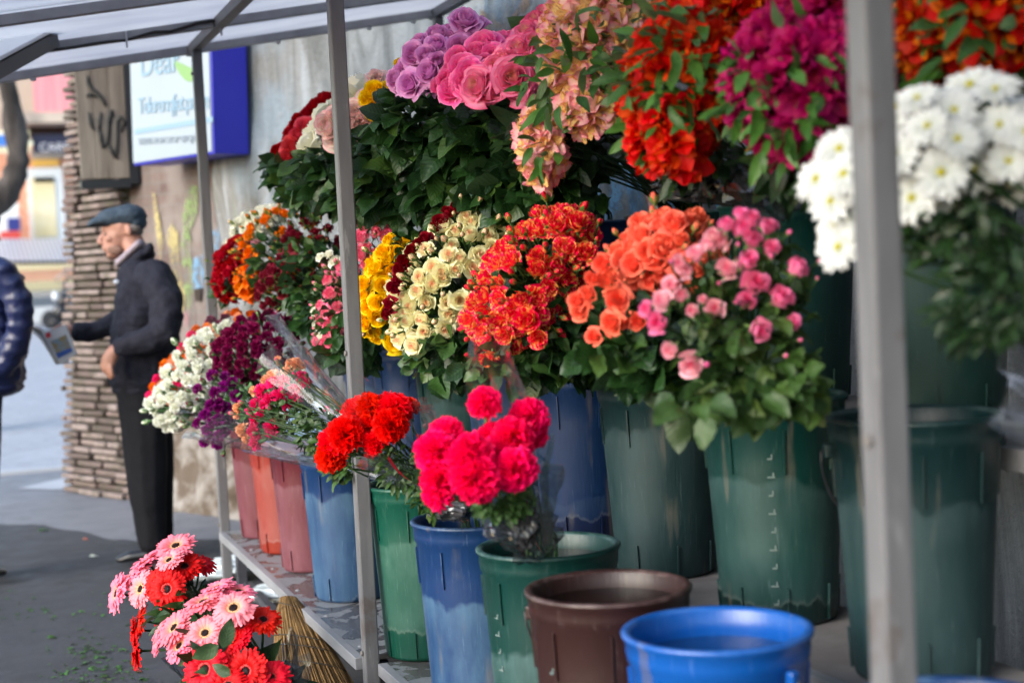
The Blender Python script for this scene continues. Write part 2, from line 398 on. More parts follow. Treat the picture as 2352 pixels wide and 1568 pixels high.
PM['lilymagenta'] = petal('magenta_lily_petal', (.42, .006, .11), (.52, .02, .16), core=(.5, .03, .12), var=.4, hue=.006)
PM['lilyorange'] = petal('orange_lily_petal', (.60, .03, .015), (.55, .03, .02), core=(.85, .28, .01), core_w=.5, var=.3)
PM['daisywhite'] = petal('white_daisy_petal', (.70, .74, .70), (.80, .81, .82), var=.12, hue=.003)
PM['daisyeye'] = plain('daisy_eye', (.55, .5, .01), .7, bmp=.5, scale=60)
PM['gerdark'] = plain('gerbera_eye', (.02, .006, .008), .7)
PM['gerfloretP'] = plain('pale_floret', (.8, .42, .2), .6)
PM['gerfloretR'] = plain('red_floret', (.5, .02, .02), .6)
PM['budyellow'] = leafmat('lily_bud', (.40, .42, .06), (.62, .60, .16), rough=.45)

FL = {}
def kinds(key, *meshes): FL[key] = meshes
for k, n, op in (('mauve', 26, .8), ('hotrose', 26, .9), ('pinkrose', 30, 1.05), ('redrose', 22, .8), ('coralpink', 22, .9), ('whiterose', 20, .9), ('blushrose', 20, .8)):
    kinds(k, *[rose_mesh('rose', [PM[k], G_ROSE], n, 7, 6, 11*i+n, op*(1.08-.16*i)) for i in range(5)])
for k, n, op in (('yellow', 18, .8), ('darkred', 15, .6), ('cream', 18, .72), ('flame', 18, .72), ('coral', 17, .8), ('spraypink', 14, .28), ('spraypale', 14, .4), ('pinkwhite', 15, .9), ('orange', 13, .9), ('burgundy', 13, .9), ('peach', 14, 1.)):
    kinds(k, *[rose_mesh('rose', [PM[k], G_BUD], n, 5, 5, 7*i+n, op*(1.12-.2*i)) for i in range(5)])
    kinds(k+'_bud', *[bud_mesh('rose_bud', [PM[k], G_BUD], i+3, .7) for i in range(2)])
for k in ('whitecarn', 'plum', 'violet', 'peach', 'pinkcarn', 'orange'):
    kinds(k+'_c', *[carnation_mesh('carnation', [PM[k], G_CARN], 20, i+5) for i in range(3)])
    kinds(k+'_cbud', bud_mesh('carnation_bud', [PM[k], G_CARN], 9, .1))
for k in ('hotcarn', 'redcarn'):
    kinds(k, *[carnation_mesh('carnation', [PM[k], G_CARN], 46+i*3, i+15) for i in range(5)])
for k, e in (('gerpink', 'gerfloretP'), ('gerpale', 'gerfloretP'), ('gerred', 'gerfloretR')):
    kinds(k, *[gerbera_mesh('gerbera', [PM[k], PM['gerdark'], G_GER, PM[e]], i+2, (.0, -.08, -.03)[i]) for i in range(3)])
for k in ('lilypink', 'lilyred', 'lilymagenta', 'lilyorange'):
    kinds(k, *[lily_mesh('lily_head', [PM[k], G_LILY, PM['gerfloretP'] if k == 'lilypink' else PM['gerfloretR'], PM['budyellow'] if k == 'lilypink' else G_LILY], i+2, 3+i % 2, 2) for i in range(4)])
kinds('daisy', *[daisy_mesh('daisy', [PM['daisywhite'], PM['daisyeye'], G_GER], i) for i in range(3)])

def orient(d, spin):
    q = d.to_track_quat('Z', 'Y').to_matrix().to_4x4() @ Matrix.Rotation(spin, 4, 'Z'); return q
HEADOFF = {'carnation': 0}
def place(root, key, p, d, size):
    me = R.choice(FL[key]); o = bpy.data.objects.new(me.name.split('.')[0], me); COL.objects.link(o)
    o.parent = root
    if d.length < 1e-6: d = V((0, 0, 1))
    s = size*R.uniform(.93, 1.07)
    o.matrix_local = Matrix.Translation(p-root.location) @ orient(d.normalized(), R.uniform(0, 6.28)) @ Matrix.Diagonal((s, s, s*R.uniform(.92, 1.05), 1))
    return o
def ell(cx, cy, a, b, ang, z, depth, spacing, face=.25, seed=0):
    """points and outward normals on the street, top and camera sides of an ellipsoidal dome of heads (px, metres)"""
    r = random.Random(seed+int(cx)); C = atd(cx, cy, z); k = z/F; A = a*k; B = b*k; sp = spacing*k
    an = math.radians(ang); ex = rt*math.cos(an)+up*math.sin(an); ey = -rt*math.sin(an)+up*math.cos(an); ez = -fw
    P_ = 1.6; area = 4*PI*(((A*B)**P_+(A*depth)**P_+(B*depth)**P_)/3)**(1/P_)
    n = max(6, int(area/(sp*sp)*1.05)); out = []
    for i in range(n):
        t = 1-2*(i+.5)/n; q = i*2.39996; rr = math.sqrt(1-t*t)
        u = V((rr*math.cos(q), rr*math.sin(q), t)) + V((r.gauss(0, .05), r.gauss(0, .05), r.gauss(0, .05))); u.normalize()
        nm = (ex*(u.x/A)+ey*(u.y/B)+ez*(u.z/depth)).normalized()
        if nm.dot(-fw) < -face: continue
        p = C+ex*A*u.x+ey*B*u.y+ez*depth*u.z
        out.append((p, nm))
    return C, out
def leaves_in(mb, cx, cy, a, b, ang, z, depth, n, L, out_from, mi=0, lily=False, droop=.6):
    C = atd(cx, cy, z); k = z/F; an = math.radians(ang)
    ex = rt*math.cos(an)+up*math.sin(an); ey = -rt*math.sin(an)+up*math.cos(an)
    for i in range(n):
        u = V((R.gauss(0, 1), R.gauss(0, 1), R.gauss(0, 1))); u.normalize(); u *= R.random()**.28
        p = C+ex*a*k*u.x+ey*b*k*u.y-fw*depth*u.z
        d = (p-out_from).normalized()*.5 + (p-C).normalized()*.5 + V((R.gauss(0, .5), R.gauss(0, .5), R.gauss(0, .4)-droop*.6))
        nrm = V((0, 0, 1))*.7 - fw*.5 + V((R.gauss(0, .5), R.gauss(0, .5), R.gauss(0, .3)))
        l = L*R.uniform(.6, 1.25)
        if lily: add_leaf(mb, p, d, nrm, l*1.3, l*.38, .35, mi, 2, R, 0, 6)
        else: add_leaf(mb, p, d, nrm, l, l*R.uniform(.5, .68), .35, mi, 4, R, .12, 8)
def bunch(label, M, heads=(), ells=(), leaves=(), group='bunches of cut flowers', stems=26, stemmat=None, leafmats=None, name='flower_bunch', cat='flower bunch', outw=.55, maxh=98, stem_r=.0028, spread=.5, lily=False, snap=True):
    """heads: (key, x, y, size_px, z); ells: (keys weighted, cx, cy, a, b, ang, z, depth, size_px, spacing_px)"""
    M = V(M)
    rows = ((.9, .765, [(1.127, 6.111), (1.137, 5.732), (1.14, 5.333), (1.15, 4.80), (1.15, 3.98), (1.10, 3.34), (1.12, 2.926)]),
            (1.2, 1.06, [(1.53, y_) for y_ in (5.75, 5.3, 4.75, 4.22, 3.7, 3.226, 2.7, 2.215)]), (9., 1.46, [(1.86, y_) for y_ in (5.7, 5.05, 4.3, 3.7, 3.17, 2.6, 2.0)]))
    for top, hz, cs in rows:
        if snap and M.z < top:
            c_ = min(cs, key=lambda q: abs(q[1]-M.y)); off = V((M.x-c_[0], M.y-c_[1], 0)); off = off*min(1, .05/max(off.length, 1e-6)); M = V((c_[0], c_[1], hz))+off; break
    root = thing(name, label, cat, M, group)
    stemmat = stemmat or G_GER; leafmats = leafmats or [G_ROSE]
    pts = []; cnt = {}
    for h in heads:
        key, x, y, s, z = h[:5]; p = atd(x, y, z)
        pts.append((key, p, h[5] if len(h) > 5 else None, s*z/F))
    for e in ells:
        keys, cx, cy, a, b, ang, z, dep, s, sp = e
        C, out = ell(cx, cy, a, b, ang, z, dep, sp)
        out.sort(key=lambda q: -q[1].dot(-fw))
        for p, nm in out: pts.append((R.choices([k for k, w in keys], [w for k, w in keys])[0], p, nm, s*z/F))
    if not pts: cen = M+V((0, 0, .3))
    else: cen = sum((p[1] for p in pts), V())/len(pts)
    used = []
    for key, p, nm, s in pts:
        me0 = FL[key][0].name.split('.')[0]
        if cnt.get(me0, 0) >= maxh: continue
        cnt[me0] = cnt.get(me0, 0)+1
        base = (p-M).normalized()
        d = base*outw + (nm if nm is not None else ((p-cen)*4 - fw*.45 + V((-.1, -.1, .25))))*.7 + V((R.gauss(0, .13), R.gauss(0, .13), R.gauss(0, .13)))
        if key == 'daisy': d = d*.6-fw*.7+V((-.1, 0, .25))
        if 'bud' in key: p = p+d.normalized()*s*R.uniform(.35, .75); s *= R.uniform(.5, .72) if 'cbud' not in key else .7
        if key.startswith('lily'): p = p-d.normalized()*s*.55
        elif nm is not None: p = p+nm*R.gauss(0, s*.16)
        place(root, key, p, d, s*R.uniform(.86, 1.12)); used.append((p, d.normalized(), s))
    mb = MB(); R.shuffle(used)
    for p, d, s in used[:stems]:
        q = p-d*s*.9; m1 = M+V((R.uniform(-.035, .035), R.uniform(-.035, .035), .01)); m2 = m1+V((R.uniform(-.02, .02), R.uniform(-.02, .02), -.16))
        mid = (q+m1)/2 + V((R.gauss(0, .012), R.gauss(0, .012), .015+R.gauss(0, .01)))
        mb.tube([p-d*s*.4, q, mid, m1, m2], stem_r, 5)
    if mb.f:
        mb.v = [tuple(V(v)-M) for v in mb.v]; mb.build('stems', stemmat, root)
    mb = MB()
    for L in leaves:
        cx, cy, a, b, ang, z, dep, n, size = L[:9]; mi = L[9] if len(L) > 9 else 0
        leaves_in(mb, cx, cy, a, b, ang, z, dep, n, size, M, mi, lily or (len(L) > 10 and L[10]))
    if mb.f:
        mb.v = [tuple(V(v)-M) for v in mb.v]; mb.build('foliage', leafmats, root)
    return root

# ------------------------------------------------------------------ plastic film
def film_mat(name, tint=(1, 1, 1), gl=.16, rough=.08, dark=0.):
    m, nt, b, o = newmat(name); nt.nodes.remove(b)
    tr = N(nt, 'ShaderNodeBsdfTransparent', Color=c4(tint)); g = N(nt, 'ShaderNodeBsdfGlossy', Roughness=rough, Color=(.85, .88, .92, 1))
    df = N(nt, 'ShaderNodeBsdfDiffuse', Color=(.3, .32, .35, 1))
    fr = N(nt, 'ShaderNodeFresnel', IOR=1.45); co = texco(nt)
    nz = noise(nt, co, 7, 2, .5, 1.0)
    bp = N(nt, 'ShaderNodeBump', Strength=.35, Distance=.03); nt.links.new(nz, bp.inputs['Height'])
    nt.links.new(bp.outputs[0], g.inputs['Normal']); nt.links.new(bp.outputs[0], fr.inputs['Normal'])
    m1 = nt.nodes.new('ShaderNodeMixShader'); m2 = nt.nodes.new('ShaderNodeMixShader')
    nt.links.new(mth(nt, 'ADD', mth(nt, 'MULTIPLY', fr.outputs[0], .42), gl*.08, True), m1.inputs[0]); nt.links.new(tr.outputs[0], m1.inputs[1]); nt.links.new(g.outputs[0], m1.inputs[2])
    m2.inputs[0].default_value = .05+dark; nt.links.new(m1.outputs[0], m2.inputs[1]); nt.links.new(df.outputs[0], m2.inputs[2]); nt.links.new(m2.outputs[0], o.inputs[0])
    return m
FILM = film_mat('cellophane'); FILM_D = film_mat('dark_cellophane', (.55, .57, .6), .35, .12)
m, nt, b, o = newmat('red_print'); b.inputs['Base Color'].default_value = (.65, .02, .04, 1); b.inputs['Roughness'].default_value = .3; REDP = m
def foil_mat():
    m, nt, b, o = newmat('crumpled_film'); b.inputs['Base Color'].default_value = (.05, .05, .055, 1); b.inputs['Roughness'].default_value = .22
    b.inputs['Metallic'].default_value = .0; b.inputs['Specular IOR Level'].default_value = .9
    vo = N(nt, 'ShaderNodeTexVoronoi', Scale=26.); nt.links.new(texco(nt), vo.inputs['Vector']); bump(nt, b, vo.outputs[0], .8, .03); return m
FOIL = foil_mat()
def wrap(root, apex, axis, L, half, tips=(1.,), arc=(-2.4, 2.4), mat=None, border=True, crinkle=.012, start=.08, toward=None, seed=3, name='cellophane_wrap'):
    """fan of clear film rolled into a cone round the stems; the middle of the arc lies away from 'toward'"""
    r = random.Random(seed); axis = axis.normalized(); tw = toward if toward is not None else -fw
    e1 = (-(tw-axis*tw.dot(axis))).normalized(); e2 = axis.cross(e1); M = root.location
    a0, a1 = arc; mb = MB(); ph = [r.uniform(0, 6) for _ in range(6)]
    def pt(u, t):
        an = a0+(a1-a0)*u; tip = 1.
        for c_, h_, w_ in tips: tip = max(tip, 1+h_*max(0, 1-abs(u-c_)/w_))
        rr = (start+(1-start)*t)*L*tip
        hf = half*(1+.05*math.sin(an*3+ph[0])+.03*math.sin(an*7+ph[1]))
        w = crinkle*(math.sin(an*9+ph[2]+t*3)+.6*math.sin(an*17+t*9+ph[3]))*(.4+t)
        return apex + axis*rr*math.cos(hf) + (e1*math.cos(an)+e2*math.sin(an))*(rr*math.sin(hf)+w) - M
    mb.grid(pt, 44, 14)
    o = mb.build(name, mat or FILM, root)
    if border:
        mb = MB()
        for u0_, s in ((0., 1), (1., -1)):
            mb.grid(lambda q, t: pt(u0_+s*(.002+.005*q), t)+tw*.0015, 2, 14)
        mb.build('printed_border', REDP, root)
    return o
def crumple(root, c, rad, mat, squash=(1, 1, 1), seed=1, name='crumpled_wrap', nu=22, nv=12):
    r = random.Random(seed); M = root.location; off = V((r.uniform(0, 9), r.uniform(0, 9), 0)); mb = MB()
    def fn(u, t):
        th = PI*t; ph = 2*PI*u; d = V((math.sin(th)*math.cos(ph), math.sin(th)*math.sin(ph), math.cos(th)))
        k = 1+.45*abs(NZ.noise(d*2.2+off))+.25*NZ.noise(d*6+off)
        p = d*rad*k; return c+V((p.x*squash[0], p.y*squash[1], p.z*squash[2]))-M
    mb.grid(fn, nu, nv, smooth=False); return mb.build(name, mat, root)

# ------------------------------------------------------------------ buckets
def bucketmat(name, base, pale, low, level=.30, dirt=.6, seed=0., rough=.45, hrim=.464, foot=1., scal=1.):
    m, nt, b, o = newmat(name); b.inputs['Roughness'].default_value = rough
    t = nt.nodes.new('ShaderNodeTexCoord'); sp = nt.nodes.new('ShaderNodeSeparateXYZ'); nt.links.new(t.outputs['Object'], sp.inputs[0])
    an = mth(nt, 'ARCTAN2', sp.outputs[1], sp.outputs[0]); sc = mth(nt, 'POWER', mth(nt, 'ABSOLUTE', mth(nt, 'COSINE', mth(nt, 'MULTIPLY', an, 4.))), .45)
    co = texco(nt, 'Object', (1, 1, .25), (seed, 0, 0)); n1 = noise(nt, co, 14, 6, .65); n2 = noise(nt, texco(nt, 'Object', (1, 1, 1), (0, seed, 0)), 5, 4)
    fine = noise(nt, texco(nt, 'Object', (9, 9, .5), (seed, 0, 0)), 16, 4, .7)
    n3 = noise(nt, texco(nt, 'Object', (1, 1, .8), (0, 0, seed)), 9, 6, .7)
    z = sp.outputs[2]
    # lime film on the outside: from a scalloped upper line down to a scalloped lower line
    hi = mth(nt, 'ADD', mth(nt, 'MULTIPLY', sc, .03*scal), mth(nt, 'ADD', mth(nt, 'MULTIPLY', n2, .16), level-.09))
    lo = mth(nt, 'SUBTRACT', mth(nt, 'ADD', mth(nt, 'MULTIPLY', n1, .09), .035*foot-.09*(1-foot)), mth(nt, 'MULTIPLY', sc, mth(nt, 'MULTIPLY', n2, .05*scal)))
    mh = mth(nt, 'MULTIPLY', mth(nt, 'SUBTRACT', hi, z), 75., True); ml = mth(nt, 'MULTIPLY', mth(nt, 'SUBTRACT', z, lo), 160., True)
    fall = ramp(nt, z, [(.03, .75), (level*.7, .6), (level, 1.)])
    mask = mth(nt, 'MULTIPLY', mth(nt, 'MULTIPLY', mh, ml), mth(nt, 'MULTIPLY', fall, mth(nt, 'ADD', ramp(nt, n1, [(.34, .25), (.66, 1.1)]), mth(nt, 'MULTIPLY', ramp(nt, n3, [(.5, 0.), (.66, 1.)]), .35))), True)
    col = mix(nt, mth(nt, 'MULTIPLY', mask, dirt), base, pale)
    line = mth(nt, 'MULTIPLY', mth(nt, 'SUBTRACT', 1., mth(nt, 'MULTIPLY', mth(nt, 'ABSOLUTE', mth(nt, 'SUBTRACT', z, mth(nt, 'ADD', lo, .006))), 110.), True), .22, True)
    col = mix(nt, mth(nt, 'MULTIPLY', line, n1), col, (.42, .40, .36))
    col = mix(nt, mth(nt, 'SUBTRACT', 1., ml, True), col, low)
    col = mix(nt, mth(nt, 'MULTIPLY', ramp(nt, fine, [(.60, 0.), (.70, 1.)]), .22), col, tuple(min(1, x*1.4+.10) for x in pale))
    nt.links.new(col, b.inputs['Base Color'])
    nt.links.new(mth(nt, 'ADD', mth(nt, 'MULTIPLY', mask, .3), rough-.05), b.inputs['Roughness'])
    dr = noise(nt, texco(nt, 'Object', (1, 1, .12), (seed*2, 1, 0)), 22, 3, .5); col = mix(nt, mth(nt, 'MULTIPLY', ramp(nt, dr, [(.60, 0.), (.66, 1.)]), mth(nt, 'MULTIPLY', ramp(nt, n2, [(.45, 0.), (.6, 1.)]), .4)), col, (.16, .14, .11))
    wr = mth(nt, 'MULTIPLY', mth(nt, 'GREATER_THAN', z, hrim), ramp(nt, n3, [(.46, 0.), (.62, .5)])); cw = mix(nt, wr, col, tuple(min(1, x*1.3+.05) for x in pale)); nt.links.new(cw, b.inputs['Base Color'])
    bump(nt, b, fine, .12, .01)
    return m
BK = {
 'blue': ((.003, .028, .105), (.060, .140, .235), (.005, .028, .08)),
 'navy': ((.002, .020, .075), (.012, .044, .100), (.003, .012, .05)),
 'bright': ((.004, .075, .33), (.02, .11, .36), (.005, .05, .22)),
 'green': ((.002, .062, .040), (.060, .150, .115), (.003, .058, .038)),
 'teal': ((.001, .034, .029), (.048, .108, .108), (.002, .022, .020)),
 'dteal': ((.001, .018, .020), (.030, .066, .072), (.001, .010, .012)),
 'brown': ((.026, .009, .008), (.09, .052, .05), (.03, .012, .011)),
 'rosy': ((.105, .013, .022), (.19, .075, .095), (.105, .013, .016)),
 'red': ((.23, .022, .015), (.27, .085, .07), (.23, .022, .010)),
 'black': ((.008, .008, .009), (.03, .03, .033), (.006, .006, .007)),
}
def watermat(name, c, a):
    m, nt, b, o = newmat(name); b.inputs['Base Color'].default_value = c4(c); b.inputs['Roughness'].default_value = .02; b.inputs['Alpha'].default_value = a
    bump(nt, b, noise(nt, texco(nt), 9, 2), .06, .01); return m
WATER = watermat('dark_water', (.008, .006, .005), .85); WATERB = watermat('clear_water', (.01, .05, .16), .5)
MARK = plain('raised_mark', (.13, .18, .175), .7); WIRE = plain('grip', (.02, .02, .024), .5)
bseed = [0]
def bucket(c, hue, label, h=.47, r1=.116, r2=.139, handle=None, marks=None, water=.36, level=None, dirt=.6, group='plastic flower buckets', rot=0., rough=.45, name='flower_bucket'):
    bseed[0] += 1; base, pale, low = BK[hue]
    mt = bucketmat(hue+'_plastic', base, pale, low, level or h*R.uniform(.58, .72), dirt, bseed[0]*3.7, rough, h-.006, foot=(1., .1, .75, .0, .5)[bseed[0] % 5], scal=(1., .2, .7, .45)[bseed[0] % 4])
    root = thing(name, label, 'bucket', V(c), group)
    root.rotation_euler = (0, 0, rot)
    w = .004; k = (r2-r1)/(h-.05)
    mb = MB()
    prof = [(0, 0), (r1-.012, 0), (r1-.003, .003), (r1, .012)]
    prof += [(r1+k*(h-.05)*t, .012+(h-.062)*t) for t in (.2, .4, .6, .8, 1.)]
    prof += [(r2+.004, h-.044), (r2+.006, h-.03), (r2+.006, h-.014), (r2+.011, h-.009), (r2+.012, h-.003), (r2+.009, h), (r2+.001, h), (r2-.004, h-.006), (r2-.005, h-.04)]
    prof += [(r2-w-.004-k*(h-.06)*t, h-.045-(h-.065)*t) for t in (.25, .5, .75, 1.)] + [(0, .02)]
    mb.lathe(prof, 64)
    for i in range(8):       # moulded ribs below the rim and above the foot
        a = 2*PI*(i+.5)/8; ax = (V((math.cos(a), math.sin(a), 0)), V((-math.sin(a), math.cos(a), 0)), V((0, 0, 1)))
        for z0, ln in ((h-.10, .085), (.045, .07)):
            rr = r1+k*z0+.0015
            up_ = V((k*math.cos(a), k*math.sin(a), 1)).normalized()
            mb.box(V((math.cos(a)*rr, math.sin(a)*rr, z0)), (.006, .0035, ln), 0, (ax[0], ax[1], up_))
    mb.build('shell', mt, root)
    if water:
        mb = MB(); rr = r1+k*water*h-.006; mb.lathe([(0, water*h), (rr, water*h)], 48); mb.build('water', WATERB if hue == 'bright' else WATER, root)
    if marks is not None:
        rnd = random.Random(int(marks*100))
        for i in range(9):
            mb = MB(); z0 = .05+i*.036; rr = r1+k*z0+.001; a = marks+rnd.uniform(-.008, .008); ax = (V((math.cos(a), math.sin(a), 0)), V((-math.sin(a), math.cos(a), 0)), V((0, 0, 1)))
            c_ = V((math.cos(a)*rr, math.sin(a)*rr, z0)); mb.box(c_, (.002, .015 if i % 2 else .009, .0028), 0, ax)
            mb.box(c_+ax[1]*.004+V((0, 0, .0052)), (.002, .003, .0076), 0, ax); mb.build('scale_mark', MARK, root)
    if handle is not None:
        ea, low_ = handle
        for sgn in (0, PI):
            a = ea+sgn; d = V((math.cos(a), math.sin(a), 0)); mb = MB()
            mb.box(d*(r2+.014)+V((0, 0, h-.055)), (.016, .018, .026), 0, (d, V((-d.y, d.x, 0)), V((0, 0, 1))))
            mb.build('handle_lug', mt, root, bevel=.004)
        d = V((math.cos(ea), math.sin(ea), 0)); e = V((-d.y, d.x, 0)); rr = r2+.026; mb = MB()
        pts = [d*rr*math.cos(t*PI)+e*rr*math.sin(t*PI)*math.cos(low_)+V((0, 0, h-.055-rr*1.02*math.sin(t*PI)*math.sin(low_))) for t in [i/22 for i in range(23)]]
        # keep the bail outside the tapering shell
        mb.tube(pts, .0022, 6); hb = mb.build('handle', WIRE, root)
        mb = MB(); mb.tube(pts[9:14], .009, 8); g_ = mb.build('grip', WIRE, hb)
    return root

# ------------------------------------------------------------------ setting: ground
def mixv(nt, co, n):
    v = nt.nodes.new('ShaderNodeVectorMath'); v.operation = 'ADD'; sc_ = nt.nodes.new('ShaderNodeVectorMath'); sc_.operation = 'SCALE'; sc_.inputs['Scale'].default_value = .5
    cb_ = nt.nodes.new('ShaderNodeCombineXYZ'); nt.links.new(n, cb_.inputs[0]); nt.links.new(n, cb_.inputs[1]); nt.links.new(cb_.outputs[0], sc_.inputs[0]); nt.links.new(co, v.inputs[0]); nt.links.new(sc_.outputs[0], v.inputs[1]); return v.outputs[0]
def asphalt(name, c1, c2, sc=160):
    m, nt, b, o = newmat(name); co = texco(nt)
    f = noise(nt, co, sc, 3, .7); l = noise(nt, co, 1.1, 6, .6); l2 = noise(nt, co, 6, 5, .6)
    col = mix(nt, ramp(nt, l, [(.35, 0.), (.68, 1.)]), c1, c2)
    col = mix(nt, ramp(nt, f, [(.5, 0.), (.75, .55)]), col, tuple(x*2.0 for x in c2))
    col = mix(nt, ramp(nt, l2, [(.52, 0.), (.7, .35)]), col, tuple(x*.6 for x in c1))
    vo = N(nt, 'ShaderNodeTexVoronoi', Scale=.9); vo.feature = 'DISTANCE_TO_EDGE'; nt.links.new(mixv(nt, co, l2), vo.inputs['Vector'])
    col = mix(nt, mth(nt, 'MULTIPLY', ramp(nt, vo.outputs[0], [(0., 1.), (.010, 0.)]), ramp(nt, l, [(.45, 0.), (.6, .8)])), col, tuple(x*.35 for x in c1))
    nt.links.new(col, b.inputs['Base Color'])
    nt.links.new(ramp(nt, l2, [(.3, .55), (.6, .85)]), b.inputs['Roughness']); bump(nt, b, f, .5, .006)
    return m
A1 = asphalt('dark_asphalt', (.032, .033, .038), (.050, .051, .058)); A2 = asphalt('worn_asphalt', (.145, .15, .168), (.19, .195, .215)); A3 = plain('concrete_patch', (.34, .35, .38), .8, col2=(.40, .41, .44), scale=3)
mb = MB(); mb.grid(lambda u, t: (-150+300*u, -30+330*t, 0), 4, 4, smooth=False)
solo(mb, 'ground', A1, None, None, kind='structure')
# lighter pavement beyond the dark strip
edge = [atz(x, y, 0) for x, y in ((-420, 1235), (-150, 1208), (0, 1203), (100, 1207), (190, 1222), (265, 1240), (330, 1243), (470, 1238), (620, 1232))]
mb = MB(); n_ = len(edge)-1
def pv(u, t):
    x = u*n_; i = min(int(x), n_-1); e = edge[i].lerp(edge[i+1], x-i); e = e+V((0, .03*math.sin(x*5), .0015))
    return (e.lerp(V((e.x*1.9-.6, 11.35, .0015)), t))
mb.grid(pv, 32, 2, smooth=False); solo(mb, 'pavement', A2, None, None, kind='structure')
ROADM = asphalt('road_asphalt', (.25, .26, .29), (.32, .33, .36), 90)
mb = MB(); mb.grid(lambda u, t: (-60+130*u, 11.5+70*t-.8*u*0, .004), 2, 2, smooth=False); solo(mb, 'road', ROADM, None, None, kind='structure')
mb = MB(); mb.box((-16, 11.425, .012), (60, .15, .024)); solo(mb, 'kerb', A3, None, None, kind='structure')
mb = MB(); pp = [atz(x, y, .008) for x, y in ((40, 1121), (95, 1108), (165, 1093), (172, 1122), (120, 1124))]; mb.poly([tuple(p) for p in pp]); solo(mb, 'pavement_patch', A3, None, None, kind='structure')
# litter of cut leaves
mb = MB()
for i in range(230):
    cx, cy = R.choice(((195, 1545), (215, 1500), (250, 1530), (165, 1560), (205, 1480), (270, 1550), (190, 1520), (60, 1400), (250, 1400), (240, 1510)))
    p = atz(cx+R.gauss(0, 42), cy+R.gauss(0, 20), .003); a = R.uniform(0, 6.28); ln = R.uniform(.008, .036)
    add_leaf(mb, p, V((math.cos(a), math.sin(a), R.uniform(0, .3))), V((0, 0, 1)), ln, ln*R.uniform(.25, .6), .3, 0 if R.random() < .75 else 1, 2, R, 0, 3)
solo(mb, 'leaf_litter', [G_LILY, G_OLIVE], None, None, kind='stuff')
def fallen(x, y, s, mat, label):
    mb = MB(); p = atz(x, y, .004); add_leaf(mb, p, V((1, .2, .15)), V((0, 0, 1)), s, s*.75, .5, 0, 4, R, 0, 6)
    solo(mb, 'fallen_petal', mat, label, 'petal', org=p)
fallen(108, 1464, .05, G_LILY, 'pale green leaf lying alone on the asphalt near the left edge')
fallen(88, 1218, .07, G_LILY, 'crumpled green leaf on the edge between dark and light asphalt')
fallen(190, 1238, .045, PM['coral'], 'small orange scrap on asphalt left of the man\'s shoe')
fallen(205, 1278, .05, PM['whitecarn'], 'small white scrap on the dark asphalt left of the black shoe')

# ------------------------------------------------------------------ walls
def wallmat():
    m, nt, b, o = newmat('old_painted_concrete'); b.inputs['Roughness'].default_value = .9
    st = texco(nt, 'Object', (1.6, 1.6, .35)); iso = texco(nt)
    a = noise(nt, st, 3.2, 7, .65, .8); c = noise(nt, iso, 1.1, 5, .6); f = noise(nt, iso, 24, 5, .7); g = noise(nt, texco(nt, 'Object', (3.4, 3.4, .22), (4, 2, 0)), 3.5, 6, .7, .4)
    col = ramp(nt, a, [(.30, (.07, .07, .06)), (.45, (.15, .15, .135)), (.57, (.23, .235, .235)), (.7, (.31, .34, .37))])
    col = mix(nt, ramp(nt, g, [(.56, 0.), (.66, .65)]), col, (.42, .46, .50))
    col = mix(nt, ramp(nt, c, [(.56, 0.), (.68, .55)]), col, (.19, .29, .38))
    g2 = noise(nt, texco(nt, 'Object', (4, 4, .25), (1, 7, 0)), 3, 5, .6)
    col = mix(nt, ramp(nt, g2, [(.60, 0.), (.70, .45)]), col, (.22, .26, .12))
    col = mix(nt, ramp(nt, f, [(.5, 0.), (.7, .35)]), col, (.20, .19, .18))
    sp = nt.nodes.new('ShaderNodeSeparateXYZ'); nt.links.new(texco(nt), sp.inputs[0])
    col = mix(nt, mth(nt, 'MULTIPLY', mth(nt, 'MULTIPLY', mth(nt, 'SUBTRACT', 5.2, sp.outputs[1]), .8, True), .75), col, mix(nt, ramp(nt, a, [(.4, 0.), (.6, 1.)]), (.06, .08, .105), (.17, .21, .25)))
    hs = N(nt, 'ShaderNodeHueSaturation', Saturation=.85, Value=.98); nt.links.new(col, hs.inputs['Color']); nt.links.new(hs.outputs[0], b.inputs['Base Color']); bump(nt, b, f, .8, .02); return m
WALLM = wallmat()
wp = [(2.35, -3.), (2.35, 6.2), (2.25, 6.5), (1.415, 8.326)]
wroot = thing('concrete_wall', 'old grey concrete wall with peeling pale paint behind the flower stall', 'wall', (2.35, 3, 0))
mb = MB()
def wallpt(s):   # s along the plan line
    segs = [(V(wp[i]+(0,)), V(wp[i+1]+(0,))) for i in range(3)]; ln = [(b_-a_).length for a_, b_ in segs]; s *= sum(ln)
    for (a_, b_), l in zip(segs, ln):
        if s <= l+1e-6: return a_.lerp(b_, s/l)
        s -= l
    return segs[-1][1]
def wf(u, t):
    p = wallpt(u); z = 4.6*t; k = NZ.noise(V((p.y*1.3, z*1.3, 0)))*.05+NZ.noise(V((p.y*5, z*5, 3)))*.012
    e = 0.
    if u > .985: e = .09*math.sin(z*1.9-1.1)+.05*NZ.noise(V((0, z*3, 0)))
    d = V((-.415, .91, 0))*e
    return p+V((-k, 0, z))+d-wroot.location
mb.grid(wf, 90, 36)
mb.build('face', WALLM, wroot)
mb = MB(); e0 = V((1.47, 8.5, 0)); 
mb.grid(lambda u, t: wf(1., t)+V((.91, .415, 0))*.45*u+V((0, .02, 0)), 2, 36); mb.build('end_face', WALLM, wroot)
PB = {}
